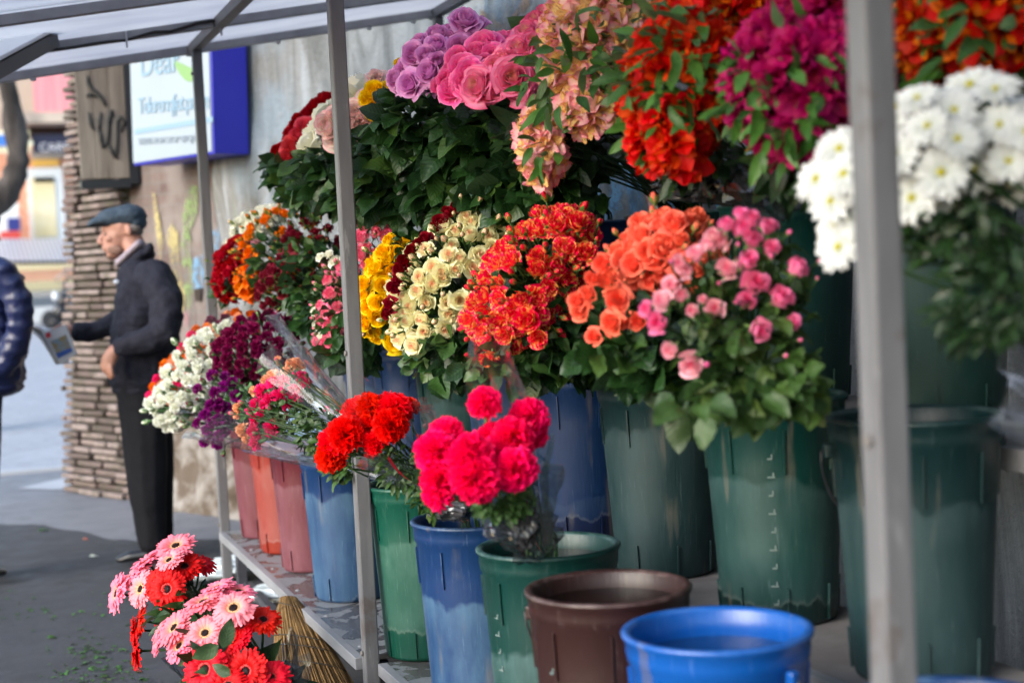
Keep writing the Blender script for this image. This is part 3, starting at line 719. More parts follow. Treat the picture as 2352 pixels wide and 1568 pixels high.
def paintm(name, c):
    m, nt, b, o = newmat(name); b.inputs['Roughness'].default_value = .75; nz = noise(nt, texco(nt), 9, 6, .7)
    f = noise(nt, texco(nt), 40, 4, .7)
    nt.links.new(ramp(nt, nz, [(.44, .75), (.56, .15)]), b.inputs['Alpha']); c = tuple(x*.72 for x in c); col = mix(nt, ramp(nt, nz, [(.54, 0.), (.6, 1.)]), c, (.30, .32, .32)); col = mix(nt, ramp(nt, f, [(.55, 0.), (.68, .8)]), col, tuple(x*.25 for x in c))
    nt.links.new(col, b.inputs['Base Color']); return m
BLUEP = paintm('blue_wall_paint', (.10, .33, .62)); PBLUE = paintm('sky_wall_paint', (.22, .45, .70)); OCH = paintm('ochre_wall_paint', (.55, .45, .12)); BRN = paintm('brown_spray_paint', (.34, .23, .15)); RDP = paintm('red_wall_paint', (.6, .07, .07)); LILP = paintm('lilac_wall_paint', (.25, .25, .42)); GRNP = paintm('green_wall_paint', (.3, .42, .16)); YELP = paintm('yellow_wall_paint', (.62, .52, .22))
def patch(pts, mat, X=2.272, name='painted_patch', parent=None):
    mb = MB(); q = [atx(x, y, X)-parent.location for x, y in pts]; c = sum(q, V())/len(q)
    for i in range(len(q)):
        a_, b_ = q[i], q[(i+1) % len(q)]
        mb.poly([c, a_, b_])
    return mb.build(name, mat, parent)
patch([(1230, 330), (1560, 320), (1720, 420), (1700, 520), (1560, 560), (1400, 560), (1240, 540), (1215, 440)], BLUEP, 2.275, parent=wroot)
patch([(1450, 375), (1560, 395), (1545, 440), (1480, 430)], OCH, 2.268, parent=wroot)
patch([(1480, 440), (1500, 430), (1515, 500), (1498, 500)], plain('flaked_white', (.6, .55, .52), .9, col2=(.4, .1, .08), scale=20), 2.266, parent=wroot)
patch([(1720, 380), (1940, 370), (1940, 560), (1700, 560)], LILP, 2.27, parent=wroot)
mb = MB()
st = [atx(x, y, 2.262)-wroot.location for x, y in ((1062, 28), (1085, 30), (1108, 42), (1128, 60), (1145, 70), (1165, 66), (1185, 45), (1200, 20), (1215, -5))]
for i in range(len(st)-1):
    w = V((0, 0, .035)); dd = (st[i+1]-st[i]).normalized(); nn = V((0, -dd.z, dd.y))*.033
    mb.poly([st[i]-nn, st[i+1]-nn, st[i+1]+nn, st[i]+nn])
mb.build('painted_stroke', BRN, wroot)
patch([(1080, -40), (1160, -60), (1230, 5), (1190, 40), (1150, 60), (1100, 35)], paintm('grey_blue_wall_paint', (.13, .20, .28)), 2.27, parent=wroot)

# brick wall with sign behind
m, nt, b, o = newmat('weathered_brick'); b.inputs['Roughness'].default_value = .9
br = N(nt, 'ShaderNodeTexBrick', Color1=(.10, .062, .055, 1), Color2=(.155, .105, .092, 1), Mortar=(.12, .105, .096, 1), Scale=1.)
br.inputs['Mortar Size'].default_value = .007; br.inputs['Brick Width'].default_value = .21; br.inputs['Row Height'].default_value = .068
sep = nt.nodes.new('ShaderNodeUVMap'); sep.uv_map = 'UVMap'; nt.links.new(sep.outputs[0], br.inputs[0])
nz = noise(nt, texco(nt), 2.6, 6, .65); n2_ = noise(nt, texco(nt, 'Object', (1, 1, .3)), 6, 5, .6)
col = mix(nt, ramp(nt, nz, [(.40, 0.), (.62, .8)]), br.outputs[0], (.22, .19, .175)); col = mix(nt, ramp(nt, n2_, [(.5, 0.), (.72, .7)]), col, (.085, .068, .058))
nt.links.new(col, b.inputs['Base Color']); bump(nt, b, br.outputs[1], -.5, .01); BRK = m
bd = V((-.415, .91, 0)); bn = V((-.91, -.415, 0)); b0 = V((1.50, 8.27, 0))
broot = thing('brick_wall', 'weathered brick wall with faded graffiti behind the old man', 'wall', b0)
mb = MB(); Lw = 1.17
def bf(u, t):
    z = .4+4.4*t; return b_w(u*Lw, z)
def b_w(s, z, off=0.): return bd*s+bn*off+V((0, 0, z))
mb.grid(bf, 20, 30, smooth=False); mb.uv = [(u*Lw, v*4.4) for u, v in mb.uv]; mb.build('brick_face', BRK, broot)
RUB = plain('rubble_stone', (.10, .075, .055), .95, col2=(.26, .24, .22), scale=7, bmp=.9, lo=.42, hi=.6)
mb = MB(); mb.grid(lambda u, t: b_w(u*Lw, .55*t, .03+.07*(1-t)+.05*NZ.noise(V((u*9, t*5, 1)))), 50, 20); mb.build('rubble_base', RUB, broot)
def wpatch(pts, mat, name='graffiti_shape', off=.012):
    """pixels -> the slanted brick wall plane"""
    mb = MB(); q = []
    P0 = b0+bn*off
    for x, y in pts:
        d = ray(x, y); t = (P0-EYE).dot(bn)/d.dot(bn); q.append(EYE+d*t-b0)
    c = sum(q, V())/len(q)
    for i in range(len(q)): mb.poly([c, q[i], q[(i+1) % len(q)]])
    return mb.build(name, mat, broot)
wpatch([(430, 420), (455, 430), (452, 490), (440, 520), (425, 560), (418, 500)], GRNP)
wpatch([(415, 560), (425, 520), (437, 540), (442, 640), (446, 720), (440, 760), (422, 660)], GRNP, off=.014)
wpatch([(380, 540), (396, 510), (408, 530), (412, 600), (425, 680), (420, 730), (405, 660), (392, 600)], YELP)
wpatch([(350, 440), (358, 450), (375, 560), (368, 600), (356, 520)], YELP, off=.014)
wpatch([(478, 540), (500, 520), (520, 560), (530, 620), (518, 650), (480, 650)], PBLUE)
wpatch([(443, 590), (470, 585), (468, 660), (440, 665)], PBLUE, off=.014)
wpatch([(446, 665), (462, 660), (460, 690), (448, 692)], plain('hole_shade', (.03, .02, .015), .9), off=.016)  # not graffiti: flat patch with the shade of a hole as its colour
wpatch([(420, 720), (445, 700), (450, 780), (430, 800)], paintm('pink_wall_paint', (.55, .28, .30)), off=.014)

# sign box on the wall
SIGNW = plain('white_sign_face', (.27, .32, .37), .45, col2=(.29, .34, .385), scale=2); SIGNB = plain('blue_sign_side', (.018, .02, .42), .4, col2=(.022, .025, .46), scale=2)
LBLUE = plain('light_blue_print', (.19, .30, .40), .5); LGREEN = plain('light_green_print', (.17, .31, .11), .5); LFAINT = plain('faint_print', (.26, .31, .37), .5)
def on_plane(x, y, P0, nrm):
    d = ray(x, y); t = (P0-EYE).dot(nrm)/d.dot(nrm); return EYE+d*t
sP0 = b0+bn*.30
cA = on_plane(307, 378, sP0, bn); cB = on_plane(492, 357, sP0, bn)
sgn = thing('shop_sign', 'white and blue sign box mounted high on the brick wall', 'sign', cB)
su = (cA-cB); su.z = 0; Ws = su.length; su.normalize(); hv = (V((0, 0, 1))-su*.055).normalized(); zb = (cA.z+cB.z)/2; Hs = 1.25
S0 = V((cB.x, cB.y, zb))
mb = MB(); mid_ = S0+su*Ws/2-bn*.11+hv*Hs/2-cB
mb.box(mid_, (Ws, .22, Hs), 0, (su, bn, hv)); mb.build('box', SIGNB, sgn, bevel=.006)
mb = MB(); mb.box(S0+su*Ws/2+bn*.004+hv*Hs/2-cB, (Ws-.02, .008, Hs-.03), 0, (su, bn, hv)); mb.build('front_panel', SIGNW, sgn)
def sbar(x0, y0, x1, y1, w, mat, name):
    p = on_plane(x0, y0, sP0+bn*.010, bn); q = on_plane(x1, y1, sP0+bn*.010, bn); d = (q-p); n = d.cross(bn).normalized()
    mb = MB(); mb.box((p+q)/2-cB, (d.length, w, .003), 0, (d.normalized(), n, bn)); return mb.build(name, mat, sgn)
sbar(310, 303, 489, 274, .028, LBLUE, 'blue_line')
def text(s, p, right, upv, size, mat, parent, name='lettering', space=1., shear=0.):
    cu = bpy.data.curves.new(name, 'FONT'); cu.body = s; cu.size = size; cu.extrude = .0015; cu.space_character = space; cu.shear = shear
    cu.materials.append(mat); t_ = bpy.data.objects.new('tmp', cu); COL.objects.link(t_)
    dg = bpy.context.evaluated_depsgraph_get(); me = bpy.data.meshes.new_from_object(t_.evaluated_get(dg)); bpy.data.objects.remove(t_)
    me.name = name; o = bpy.data.objects.new(name, me); COL.objects.link(o); o.parent = parent
    n = right.cross(upv)
    o.matrix_local = Matrix(((right.x, upv.x, n.x, p.x), (right.y, upv.y, n.y, p.y), (right.z, upv.z, n.z, p.z), (0, 0, 0, 1)))
    return o
sr = hv.cross(bn).normalized(); sr = sr if sr.dot(su) < 0 else -sr
def st_at(x, y): return on_plane(x, y, sP0+bn*.012, bn)-cB
text('Telerenqfjet parve', st_at(317, 262), sr, hv, .125, LBLUE, sgn, 'slogan', .78)
text('Dear', st_at(322, 176), sr, hv, .19, LBLUE, sgn, 'shop_name', 1.)
text('SERVIS NON STOP URGJENCA', st_at(318, 333), sr, hv, .05, LFAINT, sgn, 'small_print')
mb = MB(); arc_ = []
for i in range(13):
    t = i/12; x = 395+60*t; y = 138+30*math.sin(t*PI*.62); arc_.append((x, y))
P_ = [on_plane(x, y, sP0+bn*.011, bn)-cB for x, y in arc_]
for i in range(12):
    w = .05*math.sin((i+.5)/12*PI*.9); mb.poly([P_[i]-hv*w, P_[i+1]-hv*w, P_[i+1]+hv*w*.6, P_[i]+hv*w*.6])
mb.build('green_swoosh', LGREEN, sgn)

# stacked thin stones: the wall's street end, in the same slanted plane
po = V((1.03, 9.36, 0)); pr = thing('stone_pillar', 'tall pillar of thin stacked pinkish stones beside the brick wall', 'pillar', po)
m, nt, b, o = newmat('stacked_stone'); b.inputs['Roughness'].default_value = .9; g = nt.nodes.new('ShaderNodeNewGeometry')
col = ramp(nt, g.outputs['Random Per Island'], [(0, (.07, .05, .045)), (.45, (.165, .12, .11)), (1, (.25, .20, .185))])
nz = noise(nt, texco(nt), 12, 5, .6); col = mix(nt, ramp(nt, nz, [(.45, 0.), (.7, .8)]), col, (.07, .068, .042)); nt.links.new(col, b.inputs['Base Color']); bump(nt, b, nz, .6, .01); STN = m
mb = MB(); z = 0
AX3 = (bd, bn, V((0, 0, 1)))
while z < 4.2:
    h_ = R.uniform(.040, .052); x = R.uniform(-.01, .01); end = .96-.141*z-R.uniform(0, .03)
    while x < end-.03:
        w_ = min(R.uniform(.12, .32), end-x); pro = R.uniform(0, .04); cx_ = x+w_/2; a_ = R.uniform(-.02, .02)
        mb.box(bd*cx_+bn*pro+V((0, 0, z+h_/2)), (w_-.017, .12, h_-.015), 0, ((bd+V((0, 0, a_))).normalized(), bn, V((0, 0, 1))))
        x += w_
    z += h_
mb.build('stones', STN, pr, bevel=.013)
mb = MB(); c1_ = [bd*0+bn*.02, bd*.93+bn*.02, bd*.93-bn*.4, -bn*.4]; c2_ = [p+V((0, 0, 4.2))-(bd*.141*4.2 if i in (1, 2) else V()) for i, p in enumerate(c1_)]
for i in range(4): mb.poly([c1_[i], c1_[(i+1) % 4], c2_[(i+1) % 4], c2_[i]])
mb.poly(c2_); mb.build('core', plain('mossy_joint', (.022, .022, .014), .95, col2=(.05, .055, .022), scale=9), pr)
WOODM = plain('weathered_wood', (.10, .082, .066), .85, col2=(.22, .19, .155), scale=5, stretch=(3, 3, .35), bmp=.4)
pl = V((.86, 10.0, 0)); BOARDY = 9.22
q0 = aty(186, 412, BOARDY); q1 = aty(300, 412, BOARDY); q2 = aty(186, 120, BOARDY)
bw = q1.x-q0.x; bh = 1.35
bdo = thing('wooden_board', 'weathered grey wooden board hung high on the stone pillar', 'board', V((q0.x, BOARDY, q0.z)))
mb = MB()
for i in range(3): mb.box((bw*(i+.5)/3*.985, .0, bh/2), (bw/3-.003, .04, bh))
mb.build('planks', WOODM, bdo, bevel=.003)
mb = MB(); mb.box((bw+.022, .05, bh/2-.01), (.05, .16, bh+.05)); mb.box((bw/2, .05, -.03), (bw, .14, .05)); mb.build('frame', plain('black_frame', (.008, .01, .012), .5), bdo)
INK = plain('dark_scrawl', (.035, .035, .032), .9)
mb = MB()
def ink(pts):
    q = [aty(x, y, BOARDY-.0245)-bdo.location for x, y in pts]; mb.tube(q, [.006]+[.012]*(len(q)-2)+[.005], 5)
C2 = lambda x, y: (160.8+x*.1686, 160.8+y*.1686)
for s_ in ([(235, 80), (240, 180), (300, 270), (380, 330), (450, 420), (480, 500)], [(220, 370), (260, 330), (360, 370)], [(250, 580), (280, 740), (320, 820)],
          [(420, 580), (390, 700), (400, 860), (420, 960), (450, 1050), (500, 1000), (520, 850), (520, 700), (560, 560), (600, 640)],
          [(560, 730), (540, 650), (580, 540)], [(520, 1000), (570, 1120), (620, 1210), (640, 1000), (640, 850), (640, 700), (690, 640), (740, 720), (700, 850)]):
    ink([C2(*p) for p in s_])
mb.build('scrawled_letters', INK, bdo)

# ------------------------------------------------------------------ far street side
FY = 58.
def fq(x, y, Y=FY): return aty(x, y, Y)
fb = thing('brick_building', 'orange brick building with a white window across the street', 'building', fq(80, 720))
def fpanel(x0, y0, x1, y1, mat, name, Y=FY, th=.12, parent=None, lab=None):
    a_ = fq(x0, y1, Y); b_ = fq(x1, y0, Y); pa = parent or fb; mb = MB()
    mb.box(((a_.x+b_.x)/2-pa_loc(pa).x, Y-pa_loc(pa).y, (a_.z+b_.z)/2-pa_loc(pa).z), (abs(b_.x-a_.x), th, abs(b_.z-a_.z)))
    o = mb.build(name, mat, pa)
    if lab: o['label'] = lab
    return o
def pa_loc(o): return o.location if o.parent is None else o.parent.location
m, nt, b, o = newmat('orange_brick'); b.inputs['Roughness'].default_value = .9
br = N(nt, 'ShaderNodeTexBrick', Color1=(.62, .22, .12, 1), Color2=(.72, .30, .17, 1), Mortar=(.6, .45, .36, 1), Scale=1.); br.inputs['Mortar Size'].default_value = .03; br.inputs['Brick Width'].default_value = .6; br.inputs['Row Height'].default_value = .2
mp = N(nt, 'ShaderNodeMapping'); tc = nt.nodes.new('ShaderNodeTexCoord'); nt.links.new(tc.outputs['Object'], mp.inputs[0]); mp.inputs['Rotation'].default_value = (PI/2, 0, 0); nt.links.new(mp.outputs[0], br.inputs[0]); nt.links.new(br.outputs[0], b.inputs['Base Color']); OBR = m
fpanel(-260, 330, 330, 600, OBR, 'brick_wall_face', FY+.4, .6)
fpanel(-260, 60, 330, 330, plain('beige_render', (.45, .36, .30), .9, col2=(.55, .45, .36), scale=.6), 'upper_wall', FY+.4, .6)
w_ = fpanel(72, 385, 142, 556, plain('white_frame', (.72, .75, .78), .4), 'window', FY-.05, .3)
for yy0, yy1, xx0, xx1, mt_, nm in ((408, 545, 79, 124, plain('yellow_blind', (.72, .60, .34), .7, col2=(.8, .72, .5), scale=1.5), 'blind'), (405, 420, 79, 124, plain('grey_glass', (.35, .38, .38), .3), 'pane')):
    o_ = fpanel(xx0, yy0, xx1, yy1, mt_, nm, FY-.24, .05); 
fpanel(74, 366, 134, 384, plain('ochre_lintel', (.75, .45, .10), .7), 'lintel', FY-.05, .2)
fpanel(72, 345, 150, 366, plain('grey_render', (.36, .33, .30), .8), 'lintel', FY-.02, .2)
pk = fpanel(80, 100, 165, 262, plain('pink_sheeting', (.70, .22, .26), .6, col2=(.76, .32, .34), scale=6, stretch=(1, 1, .03)), 'balcony_panel', FY-1.6, .15)
fpanel(30, 262, 175, 288, plain('balcony_slab', (.30, .25, .22), .9, col2=(.55, .46, .38), scale=.8), 'balcony_slab', FY-1.0, 1.6)
fpanel(66, 289, 175, 318, plain('recess_shade', (.03, .015, .015), .9), 'shade_panel', FY-.2, .2)  # flat panel under the slab, shade of a recess put into its colour
s2 = thing('shop_fascia', 'dark blue shop fascia with white letters over the far window', 'sign', fq(120, 340, FY-1.2))
fpanel(76, 308, 172, 352, plain('navy_fascia', (.012, .014, .05), .5), 'board', FY-1.2, .1, s2)
text('CARECOO', fq(90, 348, FY-1.3)-s2.location, V((1, 0, 0)), V((0, 0, 1)), .42, plain('white_letters', (.7, .7, .75), .5), s2)
s3 = thing('pale_shop_panel', 'pale yellow and blue shop panel behind the tree trunk', 'sign', fq(20, 330, FY-1.4))  # plain cream board with a blue stripe
fpanel(-60, 300, 66, 352, plain('cream_panel', (.85, .78, .52), .6), 'board', FY-1.4, .1, s3)
fpanel(-60, 310, 14, 336, plain('blue_stripe', (.05, .2, .7), .6), 'stripe', FY-1.52, .1, s3)
s4 = thing('poster', 'white, navy and red poster low on the far orange building', 'poster', fq(15, 520, FY-1.0))
fpanel(-60, 460, 40, 545, plain('white_poster', (.78, .78, .78), .6), 'sheet', FY-1.0, .1, s4)
fpanel(18, 500, 46, 530, plain('navy_poster', (.02, .03, .2), .6), 'navy_block', FY-1.12, .1, s4)
fpanel(2, 530, 46, 560, plain('red_poster', (.6, .06, .05), .6), 'red_block', FY-1.12, .1, s4)
m, nt, b, o = newmat('corrugated_sheet'); b.inputs['Roughness'].default_value = .45; b.inputs['Metallic'].default_value = .3
wv = N(nt, 'ShaderNodeTexWave', Scale=2.2, Distortion=0.); nt.links.new(texco(nt), wv.inputs[0]); nt.links.new(ramp(nt, wv.outputs['Color'], [(.2, (.30, .29, .31)), (.8, (.56, .58, .64))]), b.inputs['Base Color']); CORR = m
an_ = thing('lean_to', 'low lean-to with corrugated metal roof in front of the orange building', 'shed', fq(80, 700, FY-6))
mb = MB(); L_ = an_.location
qa, qb, qc, qd = fq(-260, 612, FY-6), fq(260, 606, FY-6), fq(260, 556, FY-2), fq(-260, 556, FY-2)
mb.poly([qa-L_, qb-L_, qc-L_, qd-L_]); mb.poly([p-L_+V((0, 0, .12)) for p in (qd, qc, qb, qa)]); mb.build('roof', CORR, an_)
fpanel(-260, 612, 260, 662, plain('salmon_render', (.52, .27, .18), .9, col2=(.58, .33, .22), scale=.5), 'wall', FY-5.7, .2, an_)
fpanel(-260, 662, 260, 700, plain('grey_plinth', (.30, .29, .28), .9), 'plinth', FY-5.8, .3, an_)
fpanel(-260, 696, 260, 760, plain('pale_step', (.50, .51, .52), .9), 'step', FY-9, 1., an_)
# parked dark scooter and planter far off
SY = 46.
sc = thing('parked_scooter', 'dark scooter parked across the street beside the stone pillar', 'scooter', V((aty(140, 745, SY).x, SY, 0)))
L_ = sc.location; kk = SY/F*1.02
def sp_(x, y, dz=0): return aty(x, y, SY+dz)-L_
mb = MB()
for x, y, a_, b_ in ((140, 715, 17, 20), (146, 690, 15, 20), (150, 655, 9, 12), (128, 738, 16, 9)):
    c_ = sp_(x, y); mb.lathe([(.01, -b_*kk), (a_*kk*.8, -b_*kk*.6), (a_*kk, 0), (a_*kk*.75, b_*kk*.6), (.01, b_*kk)], 14, 0, c_)
mb.build('body', plain('scooter_black', (.015, .015, .018), .3), sc)
mb = MB(); mb.lathe([(.01, -.12), (.07, -.08), (.08, 0), (.05, .1), (.01, .13)], 12, 0, sp_(126, 680, -.4)); mb.build('mirror', plain('mirror_white', (.8, .82, .85), .2), sc)
for x in (118, 160):
    mb = MB(); c_ = sp_(x, 742); c_.z = .29; mb.tube([c_+V((0, -.06, 0)), c_+V((0, .06, 0))], .28, 20); mb.build('wheel', WIRE, sc)
mb = MB(); mb.tube([sp_(132, 650), sp_(128, 640), sp_(150, 625), sp_(155, 640)], .05, 6); mb.build('handlebar', plain('bar', (.3, .25, .22), .5), sc)

# tree trunk on the left
BARK = plain('bark', (.020, .016, .014), .95, col2=(.085, .072, .066), scale=5, stretch=(1, 1, .4), bmp=1., lo=.4, hi=.6)
tr = thing('street_tree', 'bare grey curving tree trunk at the left edge', 'tree', atz(-150, 900, 0))
L_ = tr.location; mb = MB()
zt = 14.; pth = [(-50, 40, 18), (2, 130, 19), (18, 200, 20), (26, 260, 21), (38, 320, 23), (42, 370, 24), (28, 415, 26), (2, 448, 28), (-32, 480, 32), (-70, 540, 40), (-100, 640, 44), (-115, 800, 50)]
P_ = [(atd(x, y, zt)-L_, w*zt/F) for x, y, w in pth]
sm = []; 
for i in range(len(P_)-1):
    for t in (0, .33, .66):
        p = P_[i][0].lerp(P_[i+1][0], t); rr = P_[i][1]*(1-t)+P_[i+1][1]*t; sm.append((p+V((NZ.noise(p*3)*.03, 0, NZ.noise(p*4)*.02)), rr*(1+.3*NZ.noise(p*5)+.25*NZ.noise(p*13))))
sm.append((V((sm[-1][0].x, sm[-1][0].y, -L_.z-.02+L_.z)), sm[-1][1]*1.1))
mb.tube([p for p, _ in sm], [q for _, q in sm], 14, ref=fw); tk = mb.build('trunk', BARK, tr)
mb = MB(); top = P_[0][0]
for i in range(9):
    a = R.uniform(0, 6.28); d = V((math.cos(a)*.5, math.sin(a)*.5, 1)); p = top; pts = [p]; 
    for j in range(6): d = (d+V((R.gauss(0, .3), R.gauss(0, .3), R.uniform(0, .15)))).normalized(); p = p+d*.35; pts.append(p)
    mb.tube(pts, [.05*(1-j/7.) for j in range(7)], 6)
    for j in range(2, 6):
        q = pts[j]; dd = V((R.gauss(0, 1), R.gauss(0, 1), .6)).normalized(); mb.tube([q, q+dd*.3, q+dd*.55+V((0, 0, .1))], [.018, .012, .004], 4)
mb.build('crown', BARK, tr)

# ------------------------------------------------------------------ stall frame and canopy
STEEL = plain('grey_painted_steel', (.12, .12, .128), .5, col2=(.16, .16, .17), scale=30, bmp=.15, stretch=(1, 1, .15), spec=.5)
STEEL2 = plain('brown_grey_steel', (.15, .135, .13), .55, col2=(.18, .165, .155), scale=12)
RAFT = plain('pale_grey_rafter', (.25, .25, .265), .5, col2=(.33, .33, .35), scale=9)
def hx(X): return 2.262+.15*(X-.99)
nt = STEEL.node_tree; b = nt.nodes['Principled BSDF']; src = b.inputs['Base Color'].links[0].from_socket
w1 = noise(nt, texco(nt, 'Object', (1, 1, .22)), 26, 5, .7); w2 = noise(nt, texco(nt), 7, 5, .65)
cw = mix(nt, ramp(nt, w1, [(.60, 0.), (.68, .7)]), src, (.26, .26, .27)); cw = mix(nt, ramp(nt, w2, [(.62, 0.), (.70, .55)]), cw, (.085, .06, .045)); nt.links.new(cw, b.inputs['Base Color'])
st_ = thing('market_stall', 'grey steel market stall frame with translucent sloping canopy', 'stall', (1.5, 3.9, 0)); S_ = st_.location
PY = (1.49, 3.965, 6.335)
for Y in PY+(-.98,):
    mb = MB(); h_ = hx(.99); mb.box(V((.99, Y, h_/2))-S_, (.04, .04, h_)); mb.build('front_pole', STEEL, st_, bevel=.004)
for Y in (6.42, 3.965, 1.49):
    mb = MB(); h_ = hx(2.06); mb.box(V((2.06, Y, h_/2))-S_, (.04, .04, h_)); mb.build('back_pole', STEEL, st_, bevel=.004)
for Y in PY:
    for z_ in (.31, 1.12, 2.17):
        mb = MB(); c_ = V((.9695, Y, z_))-S_; mb.tube([c_, c_+V((-.006, 0, 0))], .007, 8); mb.build('bolt', STEEL2, st_)
for X, nm in ((.99, 'front_rail'), (2.06, 'back_rail'), (-.12, 'eave_rail')):
    mb = MB(); mb.box(V((X, 2.7, hx(X)+.02))-S_, (.04, 7.6, .04)); mb.build(nm, STEEL2 if X < 1.5 else STEEL, st_, bevel=.003)
ya = V((1, 0, .15)).normalized(); za = V((-.15, 0, 1)).normalized()
for Y in (6.45, 5.76, 5.02, 4.3, 3.58, 2.86, 2.14, 1.4, .6):
    for (xa, xb) in ((-.15, .968), (1.012, 2.04)):
        X = (xa+xb)/2; mb = MB(); mb.box(V((X, Y, hx(X)+.022))-S_, ((xb-xa)*1.011, .035, .035), 0, (ya, V((0, 1, 0)), za)); mb.build('rafter', RAFT, st_, bevel=.003)
m, nt, b, o = newmat('polycarbonate'); nt.nodes.remove(b)
wv = N(nt, 'ShaderNodeTexWave', Scale=26., Distortion=0.); wv.bands_direction = 'Y'; nt.links.new(texco(nt), wv.inputs[0])
nz = noise(nt, texco(nt, 'Object', (.7, 2.2, 1)), 2.2, 4, .6, 1.)
col = mix(nt, ramp(nt, nz, [(.4, 0.), (.65, 1.)]), (.64, .65, .68), (.54, .55, .60)); col = mix(nt, mth(nt, 'MULTIPLY', wv.outputs['Fac'], .12), col, (.44, .46, .50))
tl = nt.nodes.new('ShaderNodeBsdfTranslucent'); tp = nt.nodes.new('ShaderNodeBsdfTransparent'); gl = N(nt, 'ShaderNodeBsdfGlossy', Roughness=.25)
nt.links.new(col, tl.inputs[0]); nt.links.new(col, tp.inputs[0]); a_ = nt.nodes.new('ShaderNodeMixShader'); b_ = nt.nodes.new('ShaderNodeMixShader')
a_.inputs[0].default_value = .30; nt.links.new(tl.outputs[0], a_.inputs[1]); nt.links.new(tp.outputs[0], a_.inputs[2])
b_.inputs[0].default_value = .08; nt.links.new(a_.outputs[0], b_.inputs[1]); nt.links.new(gl.outputs[0], b_.inputs[2]); nt.links.new(b_.outputs[0], o.inputs[0]); POLY = m
for y0, y1 in ((5.03, 6.52), (3.5, 5.01), (1.98, 3.48), (.4, 1.96), (-1.2, .38)):
    mb = MB(); X = .97; mb.box(V((X, (y0+y1)/2, hx(X)+.052))-S_, (2.30*1.01, y1-y0, .006), 0, (ya, V((0, 1, 0)), za)); mb.build('roof_panel', POLY, st_)
PALE = plain('pale_trim', (.5, .5, .52), .5)
for k_, (x, y) in enumerate(((291, 0),)): pass
for X in (.35, 1.35, 1.75, 1.95):
    mb = MB(); mb.lathe([(.0, -.012), (.012, -.008), (.012, 0)], 10, 0, V((X, 6.43, hx(X)+.0))-S_); mb.build('clip', PALE, st_)
# cable and ties along the second rafter
cb = MB(); C6 = lambda x, y: (x/4.094, y/4.094)
pts = [aty(*C6(x, y-14), 5.735) for x, y in ((250, 548), (380, 500), (550, 478), (700, 460), (850, 432), (1000, 410), (1180, 396), (1300, 360), (1450, 315), (1600, 312), (1720, 275), (1850, 232), (1950, 215), (2005, 208), (2060, 238))]
cb.tube(pts, .006, 6); solo(cb, 'power_cable', plain('black_cable', (.008, .008, .008), .4), 'sagging black cable tied along a canopy rafter', 'cable', org=pts[6])
for q in ((1190, 372), (2080, 262)):
    mb = MB(); p = aty(*C6(*q), 5.735); mb.box(p, (.006, .012, .06)); solo(mb, 'cable_tie', PALE, 'white cable tie %s' % ('in the middle of the black cable' if q[0] < 1500 else 'at the upper right end of the black cable'), 'cable tie', org=p)
# floodlight
fl = thing('floodlight', 'grey box floodlight hanging under the canopy at the upper left', 'lamp', atd(0, 130, 5.5)); L_ = fl.location
p1 = atd(92, 92, 5.45)-L_; p2 = atd(-80, 185, 5.0)-L_; ax1 = (p1-p2).normalized(); n1 = (up - ax1*up.dot(ax1)).normalized(); n2 = ax1.cross(n1)
mb = MB(); mb.box((p1+p2)/2, ((p1-p2).length, .15, .052), 0, (ax1, n2, n1)); mb.build('housing', plain('lamp_grey', (.12, .12, .12), .5), fl, bevel=.004)
mb = MB(); mb.box((p1+p2)/2+n1*.036-fw*.02, ((p1-p2).length*.98, .17, .014), 0, (ax1, n2, n1)); mb.build('reflector_rim', plain('lamp_white', (.75, .78, .82), .35), fl, bevel=.003)
mb = MB(); mb.box(atd(4, 100, 5.35)-L_, (.02, .02, .16)); mb.box(atd(6, 128, 5.35)-L_, (.05, .02, .03)); mb.build('bracket', plain('lamp_bracket', (.4, .38, .36), .5, metal=.6), fl)

# ------------------------------------------------------------------ shelves
m, nt, b, o = newmat('wet_shelf_sheet'); iso = texco(nt); a = noise(nt, iso, 4.5, 7, .6, .9); f = noise(nt, iso, 30, 4, .7); s_ = noise(nt, texco(nt, 'Object', (5, .6, 1)), 9, 4)
col = mix(nt, ramp(nt, a, [(.50, 0.), (.515, 1.)]), (.075, .07, .07), (.20, .21, .225)); col = mix(nt, ramp(nt, f, [(.4, 0.), (.75, .35)]), col, (.12, .12, .12)); col = mix(nt, ramp(nt, s_, [(.5, 0.), (.7, .25)]), col, (.26, .28, .32))
nt.links.new(col, b.inputs['Base Color']); nt.links.new(ramp(nt, a, [(.50, .22), (.515, .5)]), b.inputs['Roughness']); bump(nt, b, a, .25, .01); SHELF = m
LIP = plain('pale_metal_edge', (.20, .205, .22), .5, col2=(.27, .275, .295), scale=14, stretch=(1, .2, 1), bmp=.2); DSTEEL = plain('dark_steel_leg', (.035, .036, .045), .5, col2=(.06, .06, .075), scale=12)
